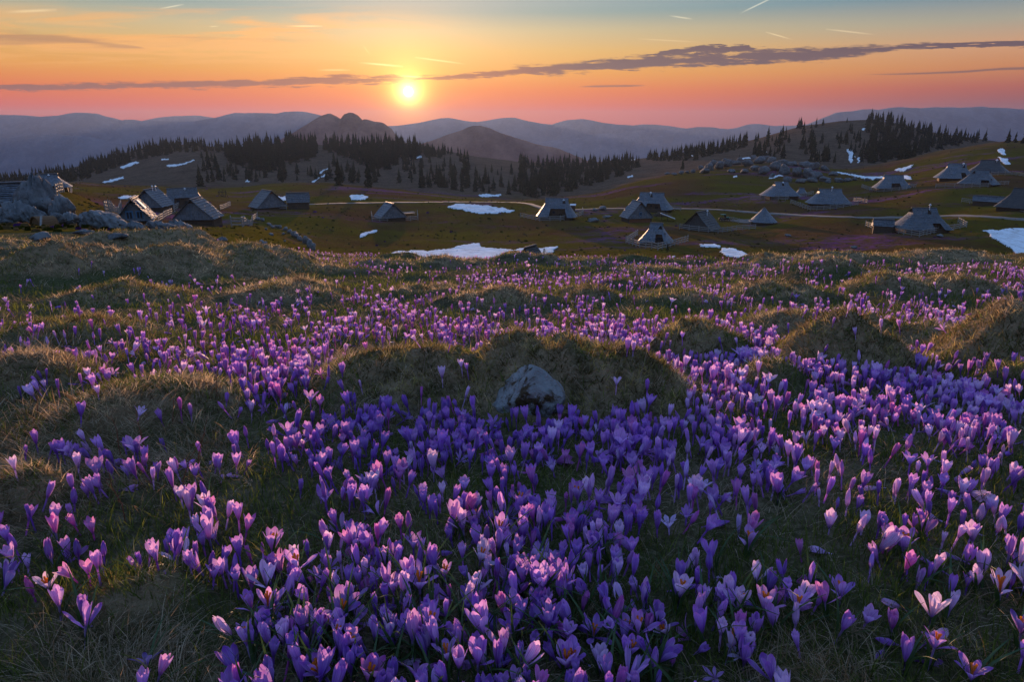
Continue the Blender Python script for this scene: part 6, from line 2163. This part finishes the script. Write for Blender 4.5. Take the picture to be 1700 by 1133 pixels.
def grass_layer(name, label, n_, y0, y1, kind, seg_=3):
    X, Y, Z, px, py = grass_points(n_, y0, y1, kind == 'moss')
    n_ = len(X)
    pxc, pyc = np.clip(px, -40, 1740), np.clip(py, 380, 1150)
    st = straw_density(pxc, pyc); md = mound_h(X, Y)
    patch = vnoise(X * 3.1, Y * 3.1, 51) * 0.6 + vnoise(X * 11, Y * 11, 52) * 0.4
    scl = np.clip(Y / 1.4, 0.75, 6.0) ** 0.62      # farther blades stand for several
    if kind == 'green':
        keep = rngc.uniform(0, 1, n_) < np.clip(1.15 - st * 1.05, 0.08, 1) * smoothstep(patch, 0.22, 0.62) * (1 - 0.80 * smoothstep(md, 0.03, 0.08))
    elif kind == 'straw':
        keep = rngc.uniform(0, 1, n_) < np.clip(st + 0.25 * smoothstep(md, 0.02, 0.06), 0, 1) * smoothstep(1 - patch, 0.25, 0.65)
    elif kind == 'moss':
        keep = rngc.uniform(0, 1, n_) < smoothstep(md, 0.012, 0.05)
    else:
        keep = rngc.uniform(0, 1, n_) < 0.9
    # nothing grows out of the stone
    keep &= ~(((X - STONE_AT.x) / 0.085) ** 2 + ((Y - STONE_AT.y) / 0.06) ** 2 < 1)
    X, Y, Z, st, md, scl, patch = [q[keep] for q in (X, Y, Z, st, md, scl, patch)]
    m_ = len(X)
    az = rngc.uniform(0, 2 * math.pi, m_)
    r1 = rngc.uniform(0, 1, m_); r2 = rngc.uniform(0, 1, m_)[:, None]
    if kind == 'green':
        h = rngc.uniform(0.022, 0.058, m_); wd = rngc.uniform(0.0007, 0.0014, m_) * scl
        ln = np.abs(rngc.normal(0.15, 0.28, m_)); cv = rngc.uniform(0.1, 0.9, m_)
        col = np.array([0.060, 0.090, 0.016]) * (1 - r2) + np.array([0.160, 0.180, 0.040]) * r2
        col = col * rngc.uniform(0.7, 1.25, (m_, 1))
    elif kind == 'straw':
        sw = vnoise(X * 2.3, Y * 2.3, 61) * 6.28 * 1.5
        az = sw + rngc.normal(0, 0.9, m_)
        tuft = smoothstep(st, 0.5, 0.9)
        h = rngc.uniform(0.030, 0.075, m_) * (1 + 0.45 * tuft); wd = rngc.uniform(0.00042, 0.0009, m_) * scl
        ln = rngc.uniform(0.35, 1.35, m_); cv = rngc.uniform(0.2, 1.5, m_)
        col = np.array([0.28, 0.19, 0.11]) * (1 - r2) + np.array([0.60, 0.47, 0.32]) * r2
        col = col * rngc.uniform(0.6, 1.15, (m_, 1))
    elif kind == 'moss':
        h = rngc.uniform(0.014, 0.042, m_) * scl ** 0.4; wd = rngc.uniform(0.0006, 0.0015, m_) * scl
        ln = rngc.uniform(0.2, 1.2, m_); cv = rngc.uniform(0.0, 1.4, m_)
        mm = smoothstep(patch, 0.35, 0.65)[:, None]
        col = np.array([0.26, 0.205, 0.075]) * mm + np.array([0.52, 0.38, 0.22]) * (1 - mm)
        clump = vnoise(X * 26, Y * 26, 57)[:, None]
        col = col * rngc.uniform(0.4, 1.4, (m_, 1)) * (0.30 + 1.25 * smoothstep(clump, 0.25, 0.75))
        gr = (vnoise(X * 8, Y * 8, 58) > 0.62)[:, None] & (rngc.uniform(0, 1, (m_, 1)) < 0.5)
        col = np.where(gr, np.array([0.10, 0.13, 0.03]) * rngc.uniform(0.5, 1.5, (m_, 1)), col)
    else:   # matted thatch lying on the soil
        h = rngc.uniform(0.012, 0.040, m_) * scl ** 0.3; wd = rngc.uniform(0.0004, 0.0009, m_) * scl
        ln = rngc.uniform(0.9, 1.55, m_); cv = rngc.uniform(-0.3, 0.5, m_)
        col = np.array([0.13, 0.09, 0.048]) * (1 - r2) + np.array([0.44, 0.32, 0.19]) * r2
        gm = (smoothstep(patch, 0.4, 0.7) * 0.6)[:, None]
        col = col * (1 - gm) + np.array([0.070, 0.082, 0.024]) * gm
        col = col * rngc.uniform(0.6, 1.2, (m_, 1))
    V, Fc, C = blades(X, Y, Z, az, h, wd, ln, cv, col, seg_)
    me_ = np_mesh(name, V, Fc, False)
    point_color(me_, C)
    o = mesh_obj(name, me_, M['blade'])
    print(name, m_, len(me_.polygons))
    return tag(o, label, kind='stuff')


grass_layer('thatch', 'flattened dead grass covering the soil', 66000, 0.55, 7.0, 'thatch', 2)
grass_layer('grass', 'short fresh green grass between the crocuses', 132000, 0.55, 14.0, 'green', 3)
grass_layer('dry_grass', 'pale dead grass tufts on the hummocks and at the left', 150000, 0.55, 14.0, 'straw', 3)
grass_layer('moss', 'mossy stubble clothing the hummocks', 420000, 0.9, 13.5, 'moss', 2)


# ---- tussocks: many blades springing from one crown, combed over and drooping
def tussocks(name, label, n_c, per, y0, y1):
    X, Y, Z, px, py = grass_points(n_c, y0, y1)
    n_c = len(X)
    st = straw_density(np.clip(px, -40, 1740), np.clip(py, 380, 1150)); md = mound_h(X, Y)
    cd = crocus_density(np.clip(px, -40, 1740), np.clip(py, 380, 1150))
    keep = rngc.uniform(0, 1, n_c) < np.clip(0.9 * smoothstep(st, 0.25, 0.8) + 0.7 * smoothstep(md, 0.02, 0.07) - 0.45 * cd * (md < 0.03), 0.03, 1)
    keep &= ~(((X - STONE_AT.x) / 0.085) ** 2 + ((Y - STONE_AT.y) / 0.06) ** 2 < 1)
    X, Y, md, st = X[keep], Y[keep], md[keep], st[keep]
    m_ = len(X)
    scl = np.clip(Y / 1.4, 0.75, 6.0) ** 0.70
    comb = vnoise(X * 1.7, Y * 1.7, 91) * 12.0 + 0.8
    tone = rngc.uniform(0.38, 1.3, m_); hue = rngc.uniform(0, 1, m_); hgt = rngc.uniform(0.6, 1.35, m_)
    rad = rngc.uniform(0.006, 0.020, m_) * scl
    rep_ = lambda v: np.repeat(v, per)
    N_ = m_ * per
    a = rngc.uniform(0, 6.283, N_); r_ = np.sqrt(rngc.uniform(0, 1, N_))
    bx = rep_(X) + np.cos(a) * r_ * rep_(rad); by = rep_(Y) + np.sin(a) * r_ * rep_(rad)
    bz = ground(bx, by)
    az = np.where(rngc.uniform(0, 1, N_) < 0.55, a, rep_(comb) + rngc.normal(0, 0.5, N_))
    tall = np.where(rep_(md) > 0.03, 0.55, 1.0)
    h = rngc.uniform(0.028, 0.070, N_) * rep_(hgt) * tall * rep_(scl) ** 0.25
    wd = rngc.uniform(0.00040, 0.00085, N_) * rep_(scl)
    ln = rngc.uniform(0.1, 0.9, N_); cv = rngc.uniform(0.5, 1.9, N_)
    t = rngc.uniform(0, 1, (N_, 1))
    straw_c = np.array([0.30, 0.21, 0.125]) * (1 - t) + np.array([0.62, 0.48, 0.33]) * t
    rust = np.array([0.26, 0.13, 0.055]) * (1 - t) + np.array([0.46, 0.29, 0.15]) * t
    moss = np.array([0.11, 0.105, 0.035]) * (1 - t) + np.array([0.20, 0.18, 0.075]) * t
    hh = rep_(hue)[:, None]
    col = np.where(hh < 0.55, straw_c, np.where(hh < 0.78, rust, moss)) * rep_(tone)[:, None]
    V, Fc, C = blades(bx, by, bz, az, h, wd, ln, cv, col, 3)
    me_ = np_mesh(name, V, Fc, False)
    point_color(me_, C)
    print(name, m_, len(me_.polygons))
    tag(mesh_obj(name, me_, M['blade']), label, kind='stuff')


tussocks('grass_tussocks', 'drooping tussocks of dead grass over hummocks and hollows', 22500, 13, 0.6, 13.6)

# ---- low tufts roughening the pasture round the huts
nT = 10000
l = rngc.uniform(math.log(15.0), math.log(420.0), nT)
TY = np.exp(l); TX = rngc.uniform(-0.95, 0.95, nT) * TY
keepT = vnoise(TX / 9, TY / 9, 95) > rngc.uniform(0.2, 0.7, nT)
TX, TY = TX[keepT], TY[keepT]; TZ = ground(TX, TY); nT = len(TX)
th = rngc.uniform(0.08, 0.22, nT) * np.clip(TY / 120, 0.5, 1.6); tr = th * rngc.uniform(1.0, 2.2, nT)
ang7 = np.arange(7) * 2 * math.pi / 7
rr7 = rngc.uniform(0.7, 1.25, (nT, 7))
vx = TX[:, None] + np.cos(ang7)[None] * rr7 * tr[:, None]; vy = TY[:, None] + np.sin(ang7)[None] * rr7 * tr[:, None]
vz = np.broadcast_to(TZ[:, None] - 0.12, vx.shape)
mx7 = TX[:, None] + np.cos(ang7 + 0.3)[None] * 0.55 * tr[:, None]; my7 = TY[:, None] + np.sin(ang7 + 0.3)[None] * 0.55 * tr[:, None]
mz7 = TZ[:, None] + th[:, None] * rngc.uniform(0.45, 1.1, (nT, 7))
P = np.concatenate([np.stack([vx, vy, vz], 2), np.stack([mx7, my7, mz7], 2), np.stack([TX, TY, TZ + th * 0.9], 1)[:, None]], 1)
f = []
for k_ in range(7):
    j_ = (k_ + 1) % 7
    f += [(k_, j_, 7 + j_), (k_, 7 + j_, 7 + k_), (7 + k_, 7 + j_, 14)]
Fc = (np.array(f)[None] + (np.arange(nT) * 15)[:, None, None]).reshape(-1, 3)
me_ = np_mesh('pasture_tufts', P.reshape(-1, 3), Fc, True)
tone = rngc.uniform(0, 1, (nT, 1)); pick = rngc.uniform(0, 1, (nT, 1))
cT = np.where(pick < 0.5, np.array([[0.040, 0.036, 0.006]]), np.where(pick < 0.90, np.array([[0.13, 0.085, 0.036]]), np.array([[0.075, 0.026, 0.10]]))) * (0.6 + 0.9 * tone)
point_color(me_, np.repeat(cT, 15, 0))
tag(mesh_obj('pasture_tufts', me_, M['blade']), 'rough grass tufts dotting the pasture between the huts', kind='stuff')
tick('grass')

# ------------------------------------------------------------------ thin reddish stalks and long bleached stems
rs = random.Random(8)
STK = [(205, 770, 190, 690), (245, 760, 232, 668), (330, 790, 352, 690), (285, 705, 300, 640), (120, 640, 112, 560), (208, 868, 186, 782), (360, 660, 372, 590), (60, 700, 75, 640), (1640, 640, 1628, 590), (300, 830, 340, 740)]
for i, (x0, y0, x1, y1) in enumerate(STK):
    p = hit1(x0, y0, 0.5)
    d = float(project(p.x, p.y, p.z)[2]); k = d / F_
    hh = math.hypot(x1 - x0, y1 - y0) * k
    dxw = (x1 - x0) * k
    path = [(0, 0, -0.01), (dxw * 0.2 + rs.uniform(-.004, .004), 0.004, hh * 0.35), (dxw * 0.6 + rs.uniform(-.006, .006), 0.01, hh * 0.7), (dxw, 0.02, hh)]
    V, Fc = tube_arrays(path, [0.0011, 0.0010, 0.0008, 0.0004], 5)
    root = empty('dry_stalk', p)
    where = ['leaning left among the left straw', 'upright in the left straw', 'leaning right over the left straw', 'above the left straw hummock', 'in the pinkish tuft near the left edge', 'curved low in the left straw',
             'rising left of the stone hummock', 'near the left edge beside two crocuses', 'on the large right hummock', 'long and slanting below the left straw hummock'][i]
    tag(root, 'thin reddish dead stalk ' + where, 'stalk', 'dead stalks in the meadow')
    part('stalk', V, Fc, M['twig'], root)
    for j in range(3):
        t = rs.uniform(0.4, 0.95)
        V, Fc = tube_arrays([(dxw * t, 0.012 * t, hh * t), (dxw * t + rs.uniform(-.02, .02), 0.012 * t + rs.uniform(-.01, .01), hh * t + rs.uniform(0.004, 0.018))], [0.0007, 0.0003], 4)
        part('side_twig', V, Fc, M['twig'], root)
LONG = [(600, 690, 560, 690, 40), (520, 720, 640, 610, 20), (500, 740, 620, 640, 30), (960, 690, 890, 570, 35), (640, 700, 680, 620, 25), (1060, 640, 1080, 560, 20), (1000, 690, 940, 600, 25), (560, 650, 640, 560, 25), (700, 640, 715, 520, 10), (420, 720, 520, 660, 20)]
for i, (x0, y0, x1, y1, sag) in enumerate(LONG):
    p = hit1(x0, y0, 0.5); d = float(project(p.x, p.y, p.z)[2]); k = d / F_
    dxw, hh = (x1 - x0) * k, max(0.02, (y0 - y1) * k * 0.8)
    path = [(dxw * t, 0.05 * t, hh * (1.3 * t - 0.3 * t * t) - 0.004) for t in (0, .2, .4, .6, .8, 1.0)]
    V, Fc = tube_arrays(path, [0.0009, 0.0009, 0.0008, 0.0007, 0.0005, 0.0003], 4)
    o = mesh_obj('grass_stem', np_mesh('grass_stem', V, Fc), M['straw'])
    o.location = p
    where = ['lying flat left of the stone', 'slanting right at the left foot of the hummock', 'second slanting stem at the left foot of the hummock', 'arching over the right side of the stone', 'on the left flank of the stone hummock',
             'upright on the right flank of the stone hummock', 'leaning left behind the stone', 'slanting over the left brow of the hummock', 'tall and thin on top of the hummock', 'slanting among the left violet crocuses'][i]
    tag(o, 'long bleached grass stem ' + where, 'grass stem', 'bleached grass stems')
tick('stalks')
